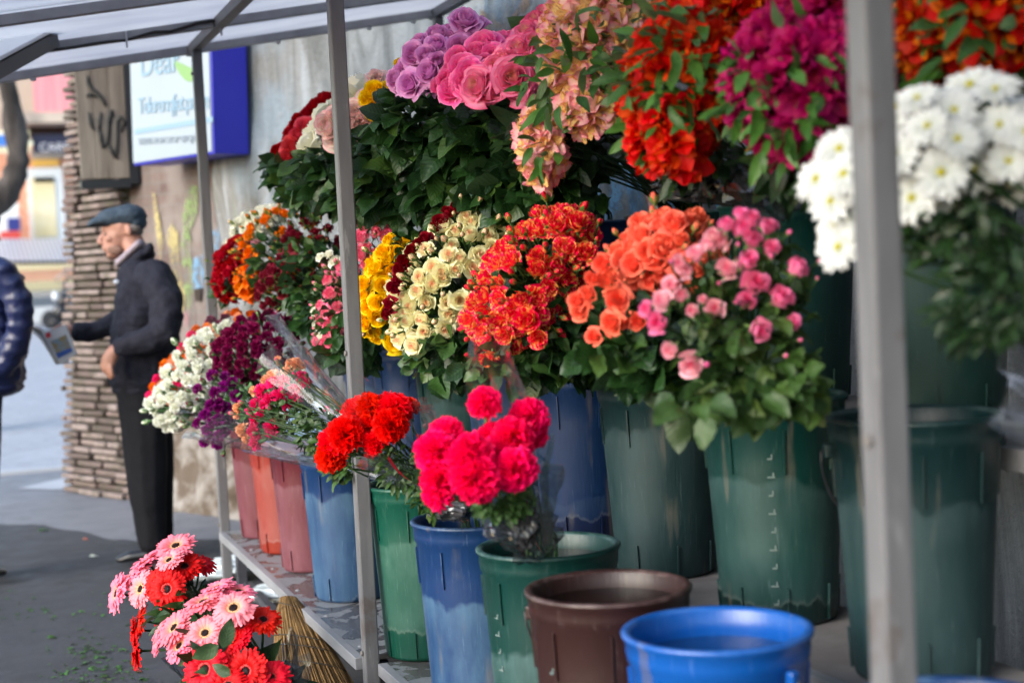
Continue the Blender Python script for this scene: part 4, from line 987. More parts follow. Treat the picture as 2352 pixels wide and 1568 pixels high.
def shelf(x0, x1, y0, y1, h, label, legs, name='display_shelf', lip=.034, mat=None):
    c = V(((x0+x1)/2, (y0+y1)/2, 0)); r_ = thing(name, label, 'shelf', c, 'tiered shelves of the flower stall')
    mb = MB(); mb.box((0, 0, h-.006), (x1-x0, y1-y0, .012)); bo = mb.build('board', mat or SHELF, r_)
    mb = MB(); mb.box((x0-c.x-.0125, 0, h-.0165), (.025, y1-y0+.002, lip)); mb.build('front_edge', LIP, r_, bevel=.002)
    n = int((y1-y0)/.42)
    if h < .4:
        for i in range(n):
            mb = MB(); mb.lathe([(0, .0035), (.006, .003), (.009, 0)], 12, 0, (x0-c.x+.022, -(y1-y0)/2+.12+i*.42, h)); mb.build('rivet', LIP, bo)
    for X, Y in legs:
        mb = MB(); mb.box((X-c.x, Y-c.y, (h-.034)/2), (.04, .04, h-.034)); mb.build('leg', DSTEEL, r_, bevel=.003)
    return r_
s1 = shelf(.985, 1.36, 4.02, 6.30, .285, 'low grey shelf carrying red and blue buckets beyond the middle pole', [(1.03, 6.22), (1.33, 6.22), (1.05, 5.15), (1.33, 5.15), (1.05, 4.1), (1.33, 4.1)])
s2_ = shelf(1.025, 1.36, .4, 3.93, .285, 'low grey shelf under the near green, brown and blue buckets', [(1.06, 3.8), (1.06, 2.2), (1.06, .6)])
mb = MB(); c_ = s1.location; mb.box(V((1.19, 5.15, .07))-c_, (.24, .03, .03)); mb.build('crossbar', DSTEEL, s1)
mb = MB(); mb.box(V((1.05, 5.7, .07))-c_, (.03, 1.0, .03)); mb.build('crossbar', DSTEEL, s1)
PLY = plain('dull_step_board', (.14, .13, .13), .75, col2=(.24, .23, .23), scale=5)
shelf(1.375, 1.68, .4, 6.2, .60, 'middle step board under the second row of buckets', [(1.45, 6.1), (1.45, 4.0), (1.45, 2.0)], 'step_shelf', .04, PLY)
shelf(1.70, 2.02, .4, 6.2, .98, 'top step board under the back row of buckets', [(1.75, 6.1), (1.75, 4.0), (1.75, 2.0)], 'step_shelf', .04, PLY)
mb = MB(); mb.box((0, 0, 0), (.012, 5.8, .52)); o_ = mb.build('added_dark_panel', plain('added_panel_dark', (.03, .03, .032), .8), None, (1.70, 3.3, .30)); tag(o_, 'added dark panel keeping the space under the steps dark', 'panel')  # added panel: makes the space below the steps read as dark

# ------------------------------------------------------------------ the buckets
row1 = [((1.127, 6.111), 'rosy', 'dusty rose bucket at the far left end of the low shelf', .105, .13),
        ((1.137, 5.732), 'red', 'orange red bucket between the two dusty rose buckets', .105, .13),
        ((1.14, 5.333), 'rosy', 'dusty rose bucket between the orange red bucket and the blue one', .105, .13),
        ((1.15, 4.80), 'blue', 'pale scuffed blue bucket just left of the middle pole', .118, .142),
        ((1.15, 3.98), 'green', 'bright green bucket just right of the middle pole', .108, .132)]
for (x, y), hue, lab, ra, rb in row1: bucket((x, y, .2855), hue, lab, r1=ra, r2=rb, dirt=.75, marks=None, level=.33, rot=R.uniform(0, 1))
bucket((1.10, 3.34, .2855), 'blue', 'scuffed blue bucket holding red carnations in front of the teal one', level=.30, dirt=.8, rot=.25)
bucket((1.12, 2.926, .2855), 'teal', 'teal green bucket holding hot pink carnations, with raised scale marks', level=.27, dirt=.85, marks=-2.9, water=.925, rot=0)
bucket((1.065, 2.492, .2855), 'brown', 'empty dark brown bucket holding only water', marks=-2.85, level=.25, dirt=.6, handle=(-.75, 1.4), water=.93)
bucket((1.089, 2.122, .2855), 'bright', 'clean bright blue bucket of water in front of the brown one', dirt=.04, handle=(-1.25, 1.35), water=.90, rough=.3)
bucket((1.15, 1.60, .2855), 'blue', 'blue bucket rim cut off by the bottom edge beside the near pole', dirt=.2)
row2 = [(5.75, 'blue', 'blue bucket of white and red spray roses at the far end of the middle step'), (5.3, 'navy', 'navy bucket behind the middle pole on the middle step'), (4.75, 'teal', 'dull teal bucket right behind the red carnations\' wrap'), (4.22, 'navy', 'navy bucket directly above the hot pink carnations'),
        (3.7, 'navy', 'deep blue bucket with a chalky line near its foot on the middle step'), (3.226, 'dteal', 'grey green bucket under the coral roses'),
        (2.70, 'teal', 'green bucket with scale marks under the pink spray roses'), (2.215, 'dteal', 'dark teal bucket behind the near pole')]
for Y, hue, lab in row2:
    bucket((1.53, Y, .6005), hue, lab, h=.45, level={3.7: .12, 3.226: .33}.get(Y, .30), dirt={3.7: .35, 4.22: .2, 5.3: .1}.get(Y, .62), marks=-2.95 if Y in (2.70,) else None, rot=.3*Y, handle=(-.9, 1.3) if Y == 2.215 else None)
for Y, hue, lab in ((5.7, 'black', 'dark bucket at the far end of the top step'), (5.05, 'teal', 'dark green bucket of big roses on the top step'), (4.3, 'navy', 'navy bucket under the drooping rose leaves on the top step'), (3.7, 'teal', 'dark green bucket of pale pink lilies on the top step'), (3.17, 'teal', 'dark green bucket behind the coral and pink roses on the top step'), (2.6, 'teal', 'dark green bucket of magenta lilies on the top step'), (2.0, 'teal', 'dark green bucket on the top step behind the white daisies')):
    bucket((1.86, Y, .9805), hue, lab, h=.47, r1=.125, r2=.155, dirt=.25, rot=.2*Y, handle=(-.5, 1.3) if Y in (3.17,) else None)

# ------------------------------------------------------------------ flower bunches: back row
def C7(x, y): return (918.9+x/5.118, y/5.118)
def C3(x, y): return (574+x/3.034, y/3.034)
def hd(key, conv, z, pts):
    out = []
    for q in pts:
        x, y = conv(q[0], q[1]) if conv else (q[0], q[1])
        out.append((key, x, y, q[2], z+(q[3] if len(q) > 3 else 0)))
    return out
bunch('dark red and coral roses at the far end of the top step', (1.75, 5.6, 1.42),
      hd('redrose', None, 5.5, [(636, 376, 66), (655, 345, 56), (668, 312, 58), (690, 285, 58), (708, 265, 58), (728, 246, 56), (748, 230, 54), (665, 372, 50), (770, 245, 54), (640, 350, 50)]) +
      hd('coralpink', None, 5.35, [(672, 340, 60), (684, 312, 54), (700, 292, 50), (662, 360, 40)]),
      leaves=[(720, 400, 105, 45, -10, 5.5, .16, 260, .075), (760, 440, 110, 40, 0, 5.4, .16, 220, .075)], group='tall roses on the top step')
bunch('ivory and blush roses beside the middle pole', (1.78, 5.05, 1.42),
      hd('whiterose', None, 5.0, [(716, 322, 69), (728, 295, 62), (746, 268, 64), (768, 246, 62), (700, 330, 49), (738, 338, 56), (820, 205, 73), (800, 220, 67), (845, 200, 51), (830, 232, 62)]) +
      hd('blushrose', None, 4.6, [(752, 290, 71), (770, 315, 62), (834, 292, 85), (815, 262, 73), (856, 262, 62), (800, 300, 67), (866, 185, 56), (775, 270, 62), (848, 232, 60)]),
      leaves=[(790, 400, 110, 60, 0, 4.9, .18, 260, .08), (880, 440, 120, 60, 0, 4.7, .18, 260, .08)], group='tall roses on the top step')
bunch('yellow roses between the ivory and the mauve roses', (1.8, 4.8, 1.42),
      hd('yellow', None, 4.35, [(862, 214, 66), (874, 246, 68), (846, 232, 54), (888, 226, 50), (921, 148, 34), (858, 262, 44)]),
      leaves=[(900, 380, 90, 80, 0, 4.5, .15, 200, .08)], group='tall roses on the top step')
bunch('mauve roses in a dense dome on the top step', (1.78, 4.25, 1.42),
      hd('mauve', C7, 3.95, [(760, 245, 65), (870, 330, 75, .05), (430, 410, 65), (570, 395, 53, .05), (700, 400, 61), (235, 520, 61), (430, 530, 65, -.05), (700, 570, 72, -.08), (170, 650, 60, -.03), (320, 660, 56, -.06), (440, 720, 53, -.1), (560, 720, 60, -.05), (340, 850, 70, -.1), (190, 800, 56), (50, 860, 61), (120, 990, 68, -.08), (10, 960, 65), (250, 960, 56), (-60, 930, 51), (850, 520, 56, .1), (330, 1000, 56), (560, 500, 56), (640, 470, 54), (330, 560, 56), (150, 740, 54), (90, 780, 56), (420, 870, 58, -.08), (520, 640, 54), (780, 430, 58), (300, 780, 54)]),
      leaves=[(960, 300, 90, 70, -15, 4.1, .16, 150, .09), (930, 400, 130, 80, 0, 4.25, .2, 260, .09), (1060, 380, 120, 120, 0, 4.1, .2, 320, .09)], group='tall roses on the top step')
bunch('large bright pink roses right of the mauve roses', (1.78, 4.0, 1.42),
      hd('hotrose', C7, 3.75, [(660, 900, 82), (830, 880, 79, -.08), (700, 700, 67), (990, 580, 82, .03), (1230, 500, 68, .1), (500, 1020, 68), (620, 1060, 72, -.05), (860, 720, 60), (1000, 730, 51, -.05), (1330, 480, 66, .1), (560, 940, 66, -.03), (760, 980, 70, -.08), (740, 800, 66, -.05), (900, 640, 62), (1090, 660, 66, -.02)]),
      leaves=[(1130, 300, 100, 60, 0, 3.95, .16, 200, .09), (1180, 400, 130, 110, 0, 3.95, .2, 330, .09)], group='tall roses on the top step')
bunch('soft pink roses with pale hearts beside the pink lilies', (1.78, 3.85, 1.42),
      hd('pinkrose', C7, 3.62, [(920, 1010, 88), (1060, 1080, 79), (1140, 820, 82), (1330, 920, 95, -.08), (1250, 720, 73), (1400, 600, 79), (1370, 780, 73), (1500, 420, 77, .05), (1600, 290, 77, .08), (1700, 220, 68, .1), (1500, 640, 66), (1130, 1000, 73), (1450, 1020, 69), (1560, 520, 64)]),
      leaves=[(1240, 420, 100, 60, 0, 3.8, .18, 240, .09), (1320, 350, 80, 50, 0, 3.75, .12, 120, .09)], group='tall roses on the top step')
LB = 'lilies in high bunches'
bunch('pale pink lilies with yellow throats above the cream roses', (1.8, 3.55, 1.42), (),
      [([('lilypink', 1)], 1375, 110, 130, 150, -10, 3.45, .18, 92, 70), ([('lilypink', 1)], 1240, 335, 46, 78, 10, 3.4, .07, 84, 56), ([('lilypink', 1)], 1355, 250, 62, 60, 0, 3.35, .08, 88, 62)],
      [(1290, 190, 90, 120, 0, 3.36, .16, 80, .05), (1410, 130, 100, 130, 0, 3.36, .18, 110, .05), (1250, 340, 40, 60, 0, 3.36, .06, 14, .045), (1300, 310, 100, 60, 0, 3.6, .15, 150, .08, 1)], LB, stems=40, leafmats=[G_LILY, G_DARK], lily=True, spread=.5)
bunch('red lilies with many green leaves, right of the pink lilies', (1.8, 2.95, 1.42), (),
      [([('lilyred', 1)], 1560, 190, 130, 180, -12, 2.85, .18, 100, 96), ([('lilyred', 1)], 1520, 330, 80, 60, -20, 2.8, .1, 94, 88), ([('lilyorange', 1)], 1690, 30, 110, 70, 0, 2.9, .15, 100, 74)],
      [(1540, 190, 120, 170, 0, 2.82, .19, 230, .05), (1620, 370, 80, 30, 0, 2.95, .1, 60, .06, 1)], LB, stems=40, leafmats=[G_LILY, G_DARK], lily=True)
bunch('magenta lilies just left of the near pole', (1.8, 2.55, 1.42), (),
      [([('lilymagenta', 1)], 1810, 190, 135, 175, 10, 2.5, .18, 104, 100), ([('lilymagenta', 1)], 1880, 60, 100, 110, 0, 2.5, .14, 108, 88)],
      [(1800, 210, 125, 160, 0, 2.48, .19, 150, .048), (1840, 385, 90, 30, 0, 2.6, .1, 60, .06, 1)], LB, stems=40, leafmats=[G_LILY, G_DARK], lily=True)
bunch('orange red lilies in the upper right corner beyond the near pole', (1.8, 2.2, 1.42), (),
      [([('lilyorange', 1)], 2210, 55, 190, 165, 0, 2.45, .2, 124, 96)],
      [(2210, 80, 190, 160, 0, 2.4, .2, 110, .055), (2270, 210, 120, 90, 0, 2.5, .16, 160, .085, 1)], LB, stems=40, leafmats=[G_LILY, G_DARK], lily=True)
dz = bunch('white daisies with yellow eyes behind the near pole', (1.60, 1.22, .98), (),
      [([('daisy', 1)], 1945, 455, 55, 115, 5, 2.05, .09, 104, 84), ([('daisy', 1)], 2110, 350, 90, 130, 0, 2.0, .11, 108, 92), ([('daisy', 1)], 2270, 330, 130, 120, -10, 2.0, .11, 108, 92)],
      [(2200, 520, 120, 90, -30, 2.0, .1, 260, .028), (2290, 680, 100, 140, -40, 1.9, .1, 240, .028)], 'tall daisies', stems=34, leafmats=[G_DARK], stemmat=G_GER, stem_r=.0026, lily=True, snap=False)
wrap(dz, V((1.60, 1.22, .80)), atd(2230, 500, 2.0)-V((1.60, 1.22, .80)), .62, .26, tips=((.5, .2, .2),), mat=FILM, border=False)

# extra dark rose leaves drooping from the top step
bunch('bare leafy rose stems drooping over the top step edge', (1.75, 4.5, 1.42), [('redrose', 1238, 95, 10, 3.9)], (),
      [(1290, 430, 50, 50, 0, 3.7, .08, 26, .10), (1385, 460, 14, 20, 0, 3.7, .03, 3, .08), (1190, 500, 70, 30, 0, 4.0, .1, 60, .09), (1240, 80, 14, 16, 0, 3.85, .03, 2, .09)], 'tall roses on the top step', stems=0)
fo = thing('film_bundle', 'crumpled clear film lying on the back bucket rims under the lilies', 'plastic film', V((1.8, 3.1, 1.46)))
for x, y, z, r_, sq in ((1650, 440, 3.1, .045, (2.6, 1, .5)), (1600, 428, 3.2, .035, (2.6, 1, .5)), (1720, 445, 3.0, .045, (2.2, 1, .5))):
    crumple(fo, atd(x, y, z), r_, FOIL, sq, seed=x, name='dark_fold')
crumple(fo, atd(1760, 420, 2.95), .06, FILM_D, (1.6, 1, 1.), seed=4, name='clear_fold')

# ------------------------------------------------------------------ middle row: spray roses
SG = 'spray roses on the middle step'
LF = lambda cx, cy, a, b, z, n, s=.06, d=.14: (cx, cy, a, b, 0, z, d, n, s)
def cat_(keys, *a): return (keys,)+a
bunch('white spray roses at the far end behind the red ones', (1.5, 6.1, 1.03), hd('whiterose', None, 6.3, [(486, 672, 22), (505, 640, 20), (520, 560, 24), (500, 600, 20)]),
      [([('whiterose', 3), ('cream_bud', 1)], 600, 512, 66, 28, -25+50, 6.3, .10, 27, 22)], [LF(520, 660, 30, 30, 6.2, 60, .05)], SG, stems=12)
bunch('small red spray roses at the left edge of the middle row', (1.5, 5.95, 1.03), (),
      [([('redrose', 4), ('darkred_bud', 1)], 540, 615, 40, 72, -18, 6.1, .10, 28, 21)], [LF(560, 640, 40, 50, 6.2, 80, .05)], SG, stems=14)
bunch('lilac and white spray roses peeping out between red and orange ones', (1.5, 5.9, 1.03), hd('spraypale', None, 5.9, [(585, 560, 26), (600, 548, 22), (570, 585, 20), (596, 572, 20)]), (), (), SG, stems=4)
bunch('orange spray roses left of the middle pole', (1.5, 5.6, 1.03), (),
      [([('orange', 5), ('orange_bud', 5)], 640, 580, 85, 92, 0, 5.8, .13, 31, 27), ([('orange', 5), ('orange_bud', 1)], 570, 650, 22, 40, 0, 5.75, .06, 30, 24)], [LF(650, 610, 80, 80, 5.7, 160, .05)], SG, stems=20)
bunch('burgundy spray roses full of green buds left of the middle pole', (1.5, 5.25, 1.03), (),
      [([('burgundy', 5), ('burgundy_bud', 5)], 715, 600, 72, 92, -15, 5.4, .14, 29, 27), ([('burgundy', 5), ('burgundy_bud', 3)], 640, 660, 46, 48, 0, 5.4, .1, 29, 27)], [LF(720, 640, 70, 90, 5.3, 220, .05), LF(740, 730, 60, 40, 5.2, 120, .06)], SG, stems=26)
bunch('ivory spray roses showing as a pale strip along the pole', (1.5, 4.95, 1.03), hd('whiterose', None, 4.95, [(768, 600, 28), (762, 640, 30), (752, 672, 28), (745, 700, 26), (728, 745, 28), (738, 775, 28), (725, 715, 26), (755, 585, 26), (752, 655, 24), (740, 800, 24), (835, 535, 24), (850, 520, 24), (870, 516, 22), (900, 520, 20), (735, 590, 22)]), (), (LF(745, 700, 20, 60, 4.95, 60, .05),), SG, stems=10)
bunch('pink and white spray roses on both sides of the middle pole', (1.5, 4.8, 1.03), (),
      [([('pinkwhite', 5), ('pinkwhite_bud', 2)], 778, 705, 38, 100, -12, 4.8, .10, 33, 28), ([('pinkwhite', 5), ('pinkwhite_bud', 1)], 880, 560, 62, 50, 10, 4.75, .10, 33, 28), ([('pinkwhite', 4), ('pinkwhite_bud', 2)], 830, 640, 30, 90, -10, 4.85, .08, 33, 28)],
      [LF(790, 720, 40, 90, 4.8, 120, .05), LF(810, 800, 60, 40, 4.8, 100, .07)], SG, stems=20)
bunch('yellow spray roses right of the middle pole', (1.5, 4.55, 1.03), hd('yellow', None, 4.3, [(906, 785, 46), (935, 548, 38), (950, 540, 30)]),
      [([('yellow', 6), ('cream_bud', 1)], 880, 655, 46, 112, -20, 4.35, .10, 43, 32)], [LF(900, 700, 40, 90, 4.4, 80, .06)], SG, stems=18)
bunch('dark red spray roses behind the cream ones', (1.5, 4.45, 1.03), hd('darkred', None, 3.86, [(1145, 457, 40), (1088, 460, 32), (1030, 490, 44), (1012, 510, 40), (1000, 525, 40), (978, 548, 40), (965, 560, 38), (945, 578, 40), (930, 600, 42), (920, 620, 42), (908, 660, 42), (898, 700, 42), (888, 720, 36), (1050, 478, 40), (1070, 470, 34), (915, 640, 36)]), (), (LF(960, 560, 50, 50, 4.3, 60, .05),), SG, stems=14)
bunch('cream spray roses in the large dome in the centre', (1.5, 4.2, 1.03), hd('cream', None, 3.75, [(950, 792, 44), (1058, 842, 26), (975, 760, 44)]) +
      hd('cream_bud', None, 3.8, [(1095, 480, 44), (1180, 470, 44), (1165, 495, 50), (1200, 500, 44), (1060, 470, 36), (1140, 520, 46), (1190, 535, 44), (1045, 505, 36), (980, 580, 36), (1010, 560, 36), (1160, 550, 42)]),
      [([('cream', 5), ('cream_bud', 2)], 1050, 640, 185, 104, 52, 3.95, .17, 47, 31)], [LF(1090, 660, 120, 120, 4.0, 160, .06), LF(1010, 830, 70, 40, 3.85, 60, .075), LF(1060, 790, 90, 60, 3.9, 120, .075)], SG, stems=36)
bunch('red and yellow striped spray roses right of the cream ones', (1.5, 3.75, 1.03), hd('flame', None, 3.3, [(1122, 822, 52), (1105, 762, 42), (1235, 775, 46), (1275, 515, 56), (1325, 512, 60), (1300, 570, 62), (1345, 580, 62), (1210, 735, 64), (1160, 770, 54), (1075, 735, 48)]) +
      hd('flame_bud', None, 3.3, [(1370, 530, 40), (1365, 560, 40), (1080, 780, 44), (1090, 810, 40), (1290, 600, 40), (1330, 620, 36)]),
      [([('flame', 5), ('flame_bud', 3)], 1225, 640, 178, 92, 53, 3.45, .15, 56, 39)], [LF(1260, 690, 120, 120, 3.5, 170, .065), LF(1160, 840, 100, 35, 3.4, 60, .06), LF(1290, 810, 100, 55, 3.5, 180, .07)], SG, stems=36)
bunch('coral spray roses between the striped and the pink ones', (1.5, 3.25, 1.03), hd('coral', None, 2.8, [(1332, 713, 52), (1348, 677, 56), (1393, 644, 58), (1417, 689, 60), (1405, 741, 58), (1465, 737, 52), (1364, 773, 36), (1385, 604, 56), (1360, 640, 48), (1325, 690, 44), (1430, 740, 46)]) +
      hd('coral_bud', None, 2.8, [(1440, 650, 40), (1455, 710, 40), (1425, 625, 34), (1410, 770, 36)]),
      [([('coral', 7), ('coral_bud', 2)], 1530, 590, 118, 78, 14, 2.9, .14, 56, 42)], [LF(1500, 650, 100, 70, 2.95, 120, .055), LF(1440, 800, 100, 40, 2.95, 110, .07), LF(1520, 850, 110, 40, 2.95, 130, .07)], SG, stems=30)
def CP(x, y): return (1263.6+x*.403, 430.8+y*.403)
bunch('round pink spray roses left of the near pole', (1.5, 2.75, 1.03), hd('spraypink', CP, 2.42, [(1085, 160, 47), (1150, 180, 49), (1100, 240, 60), (1150, 300, 60), (1240, 230, 58, .1), (1260, 350, 62), (1400, 460, 71), (1120, 415, 60), (1170, 545, 69), (1310, 630, 69), (1120, 645, 60), (1190, 810, 71), (1380, 770, 47), (610, 770, 67), (550, 690, 51), (1005, 215, 47)]) +
      hd('spraypale', CP, 2.45, [(1005, 470, 70), (940, 690, 63), (690, 920, 59), (800, 1000, 70), (830, 380, 57), (740, 430, 52), (640, 650, 57), (690, 560, 46), (750, 620, 44), (970, 310, 59), (900, 330, 52), (810, 700, 41), (870, 640, 37), (930, 280, 44), (780, 480, 44)]) +
      hd('spraypink_bud', CP, 2.42, [(1320, 300, 46), (1510, 440, 40), (1380, 520, 34), (1330, 950, 34), (1400, 870, 34), (1060, 670, 36), (900, 1010, 46), (1250, 420, 40), (700, 470, 40), (860, 440, 36), (980, 560, 36), (1430, 990, 34), (1500, 560, 34), (1060, 350, 40)]),
      leaves=[LF(1720, 740, 110, 140, 2.55, 190, .042), LF(1780, 620, 70, 90, 2.6, 60, .034), LF(1640, 700, 70, 80, 2.55, 60, .034), LF(1740, 900, 140, 50, 2.5, 110, .05), LF(1590, 930, 60, 40, 2.45, 14, .06), LF(1810, 880, 80, 90, 2.5, 60, .05)], group=SG, stems=45, leafmats=[G_OLIVE], stem_r=.0022)

# ------------------------------------------------------------------ front row: carnations
CG = 'carnations in the front row'
bunch('orange and pink spray carnations at the far left edge', (1.1, 6.1, .74), (),
      [([('orange_c', 2), ('pinkcarn_c', 2), ('peach_c', 1)], 425, 835, 108, 30, 50, 6.15, .06, 30, 24), ([('orange_c', 2), ('peach_c', 1), ('plum_c', 1)], 535, 748, 70, 28, 15, 6.2, .06, 30, 25)], (), CG, stems=10)
wb = bunch('white spray carnations leaning left over the rose-coloured buckets', (1.1, 5.73, .74), (),
      [([('whitecarn_c', 9), ('whitecarn_cbud', 2)], 458, 862, 142, 58, 51, 5.75, .12, 37, 29)], [LF(480, 880, 50, 60, 5.8, 60, .04)], CG, stems=30, leafmats=[G_CARN])
pb = bunch('plum red spray carnations behind clear film', (1.1, 5.35, .74), (),
      [([('plum_c', 9), ('plum_cbud', 1)], 590, 800, 96, 64, 25, 5.35, .13, 33, 26), ([('violet_c', 7), ('plum_cbud', 2)], 505, 940, 58, 88, -8, 5.25, .11, 32, 26)], [LF(570, 900, 60, 70, 5.3, 90, .04)], CG, stems=30, leafmats=[G_CARN])
wrap(pb, V((1.12, 5.33, .70)), atd(540, 870, 5.2)-V((1.12, 5.33, .70)), .42, .42, tips=((.5, .5, .25), (.1, .2, .1)), border=False, seed=5)
wrap(wb, V((1.12, 5.73, .70)), atd(450, 860, 5.8)-V((1.12, 5.73, .70)), .46, .40, tips=((.55, .25, .12),), arc=(-1.4, 1.4), border=False, seed=6)
K6 = lambda x, y: (316+x/2.373, 430.8+y/2.373)
zz = 4.55
pch = bunch('peach and hot pink spray carnations in a clear pointed wrap', (1.13, 4.0, .74),
      hd('peach_c', K6, zz, [(765, 935, 22), (860, 960, 35), (820, 1010, 35), (740, 1030, 37), (640, 1110, 32), (900, 1050, 32), (545, 1200, 27), (545, 1235, 27), (580, 1320, 40), (600, 1370, 32), (880, 980, 32), (700, 1050, 29), (830, 960, 27)]) +
      hd('pinkcarn_c', K6, zz-.08, [(890, 1030, 37), (920, 1070, 37), (850, 1105, 43), (740, 1070, 40), (680, 1110, 43), (775, 1140, 45), (860, 1150, 43), (700, 1180, 43), (640, 1180, 37), (680, 1240, 32), (640, 1320, 45), (740, 1310, 48), (650, 1390, 40), (660, 1340, 37), (810, 1250, 24), (1030, 1212, 22), (800, 1060, 37), (720, 1150, 37), (820, 1190, 37), (640, 1260, 35)]) +
      hd('pinkcarn_cbud', K6, zz-.1, [(790, 990, 29), (880, 1050, 32), (940, 1060, 29), (750, 1230, 35), (660, 1250, 35), (570, 1240, 35), (690, 1340, 35), (810, 1140, 27), (900, 1190, 29), (640, 1215, 32), (600, 1190, 32), (1070, 1240, 35), (785, 990, 29)]),
      leaves=[(670, 940, 60, 55, -30, 4.5, .07, 110, .026, 1), (740, 1000, 70, 50, -35, 4.3, .06, 130, .03, 1), (790, 1070, 40, 40, -35, 4.1, .04, 60, .03, 1)], group=CG, stems=40, leafmats=[G_CARN, G_OLIVE], stemmat=G_GER, stem_r=.002)
A_ = V((1.13, 4.0, .74)); wrap(pch, A_, atd(655, 935, 4.5)-A_, .62, .27, tips=((.30, .55, .16), (.82, .40, .16), (.55, .28, .1)), arc=(-2.7, 2.7), seed=8, border=False)
rc = bunch('deep red carnations in film in front of the middle pole', (1.1, 3.36, .76),
      hd('redcarn', None, 3.45, [(771, 1019, 92), (762, 1050, 84), (798, 1000, 89, -.04), (851, 936, 87), (822, 948, 77, .04), (905, 945, 99), (898, 980, 96, -.05), (849, 986, 84), (862, 1018, 70, -.04), (940, 938, 66, .06), (782, 1040, 70)]),
      leaves=[(920, 1080, 60, 45, -50, 3.4, .05, 90, .022, 1, True), (980, 1140, 50, 30, -50, 3.35, .04, 90, .02, 1, True)], group=CG, stems=30, leafmats=[G_CARN, G_OLIVE], stemmat=G_GER, stem_r=.0026)
A_ = V((1.09, 3.34, .73)); wrap(rc, A_, atd(930, 1010, 3.4)-A_, .34, .27, tips=((.60, .75, .16), (.1, .15, .1)), arc=(-2.7, 2.7), seed=9)
crumple(rc, atd(1040, 1172, 3.36), .032, FOIL, (1.6, 1, .6), seed=5)
hp = bunch('hot pink carnations, the largest heads in the front row', (1.10, 2.90, .76),
      hd('hotcarn', None, 2.78, [(1112, 927, 85), (1212, 962, 117, .04), (1030, 1003, 102, .05), (1003, 1040, 114), (1130, 1003, 92, .05), (1180, 1008, 102), (1014, 1100, 119), (1082, 1052, 119, -.06), (1092, 1098, 136, -.08), (1182, 1078, 131, -.05), (1150, 1050, 102), (1010, 1135, 78), (1225, 1000, 85, .05)]),
      leaves=[(1150, 1150, 70, 30, 0, 2.8, .05, 60, .03), (1165, 1165, 50, 22, 0, 2.78, .04, 60, .02)], group=CG, stems=26, leafmats=[G_GER], stemmat=G_CARN, stem_r=.003)
A_ = V((1.10, 2.88, .73)); wrap(hp, A_, atd(1150, 1040, 2.8)-A_, .36, .25, tips=((.45, .75, .14),), arc=(-3.0, 3.0), seed=12)
wrap(hp, A_, atd(1160, 1120, 2.80)-A_, .16, .36, tips=((.1, .15, .1), (.6, .2, .1)), arc=(-3.14, 3.14), seed=13, mat=FILM_D, border=False, crinkle=.006, name='lower_film', start=.2)
crumple(hp, atd(1205, 1205, 2.84), .030, FOIL, (.9, .9, 1.3), seed=8)
crumple(hp, atd(1160, 1215, 2.82), .024, FILM_D, (1.5, 1, .85), seed=9)

# ------------------------------------------------------------------ gerberas on the ground
GQ = lambda x, y: (229.8+x*.2495, 1177.5+y*.2495)
def nrm(a, b, c): return (rt*a+up*b-fw*c).normalized()
def gerberas(label, M, z, items, leaves, bh=.30, hue='black', blabel='', film=None):
    root = thing('flower_bunch', label, 'flower bunch', V(M), 'gerberas on the ground')
    bucket((M[0], M[1], .001), hue, blabel, h=bh, r1=.10, r2=.125, dirt=.1, group='black buckets on the ground', handle=(.3, 1.0))
    mb = MB(); M_ = V(M)
    for key, x, y, s, n, dz_ in items:
        p = atd(*GQ(x, y), z+dz_); d = nrm(*n); place(root, key, p, d, s*(z+dz_)/F)
        q = p-d*s*z/F*.9; mb.tube([p-d*s*z/F*.15, q, (q+M_)/2+V((0, 0, .03)), M_+V((R.uniform(-.03, .03), R.uniform(-.03, .03), -.1))], .0032, 6)
    mb.v = [tuple(V(v)-M_) for v in mb.v]; mb.build('stems', G_GER, root)
    mb = MB()
    for L in leaves: leaves_in(mb, *L[:8], L[8]*.8, M_, 0, True)
    mb.v = [tuple(V(v)-M_) for v in mb.v]; mb.build('foliage', [G_DARK], root)
    return root
g1 = gerberas('pink and red gerberas in the rear bunch on the asphalt', (.66, 3.95, .28), 4.15,
   [('gerpink', 700, 310, 96, (-.15, .85, .45), 0), ('gerpale', 640, 440, 78, (-.35, .75, .5), -.05), ('gerpink', 560, 370, 84, (-.4, .85, .1), .05), ('gerpink', 440, 440, 84, (-.5, .8, .1), .03), ('gerpink', 380, 530, 80, (-.55, .75, .1), .03), ('gerpink', 290, 600, 84, (-.65, .6, .2), .02),
    ('gerpink', 165, 740, 96, (-.85, .25, .45), 0), ('gerpale', 380, 700, 84, (-.6, .3, .7), -.05), ('gerred', 780, 500, 96, (-.05, .75, .5), -.02), ('gerred', 920, 470, 84, (.2, .8, .3), .03), ('gerred', 530, 650, 92, (-.35, .35, .85), -.08), ('gerred', 620, 700, 96, (-.15, .25, .95), -.1),
    ('gerred', 380, 990, 86, (-.9, .2, .25), -.02), ('gerred', 320, 1080, 70, (-.95, .05, .2), 0), ('gerred', 345, 1270, 92, (-.95, 0, .25), -.05), ('gerred', 600, 960, 84, (-.7, .5, .3), -.06), ('gerred', 690, 560, 80, (-.2, .6, .7), 0)],
   [(430, 1380, 60, 50, 0, 4.15, .12, 60, .07), (470, 1420, 70, 50, 0, 4.1, .12, 60, .08)], blabel='black bucket of the rear gerberas')
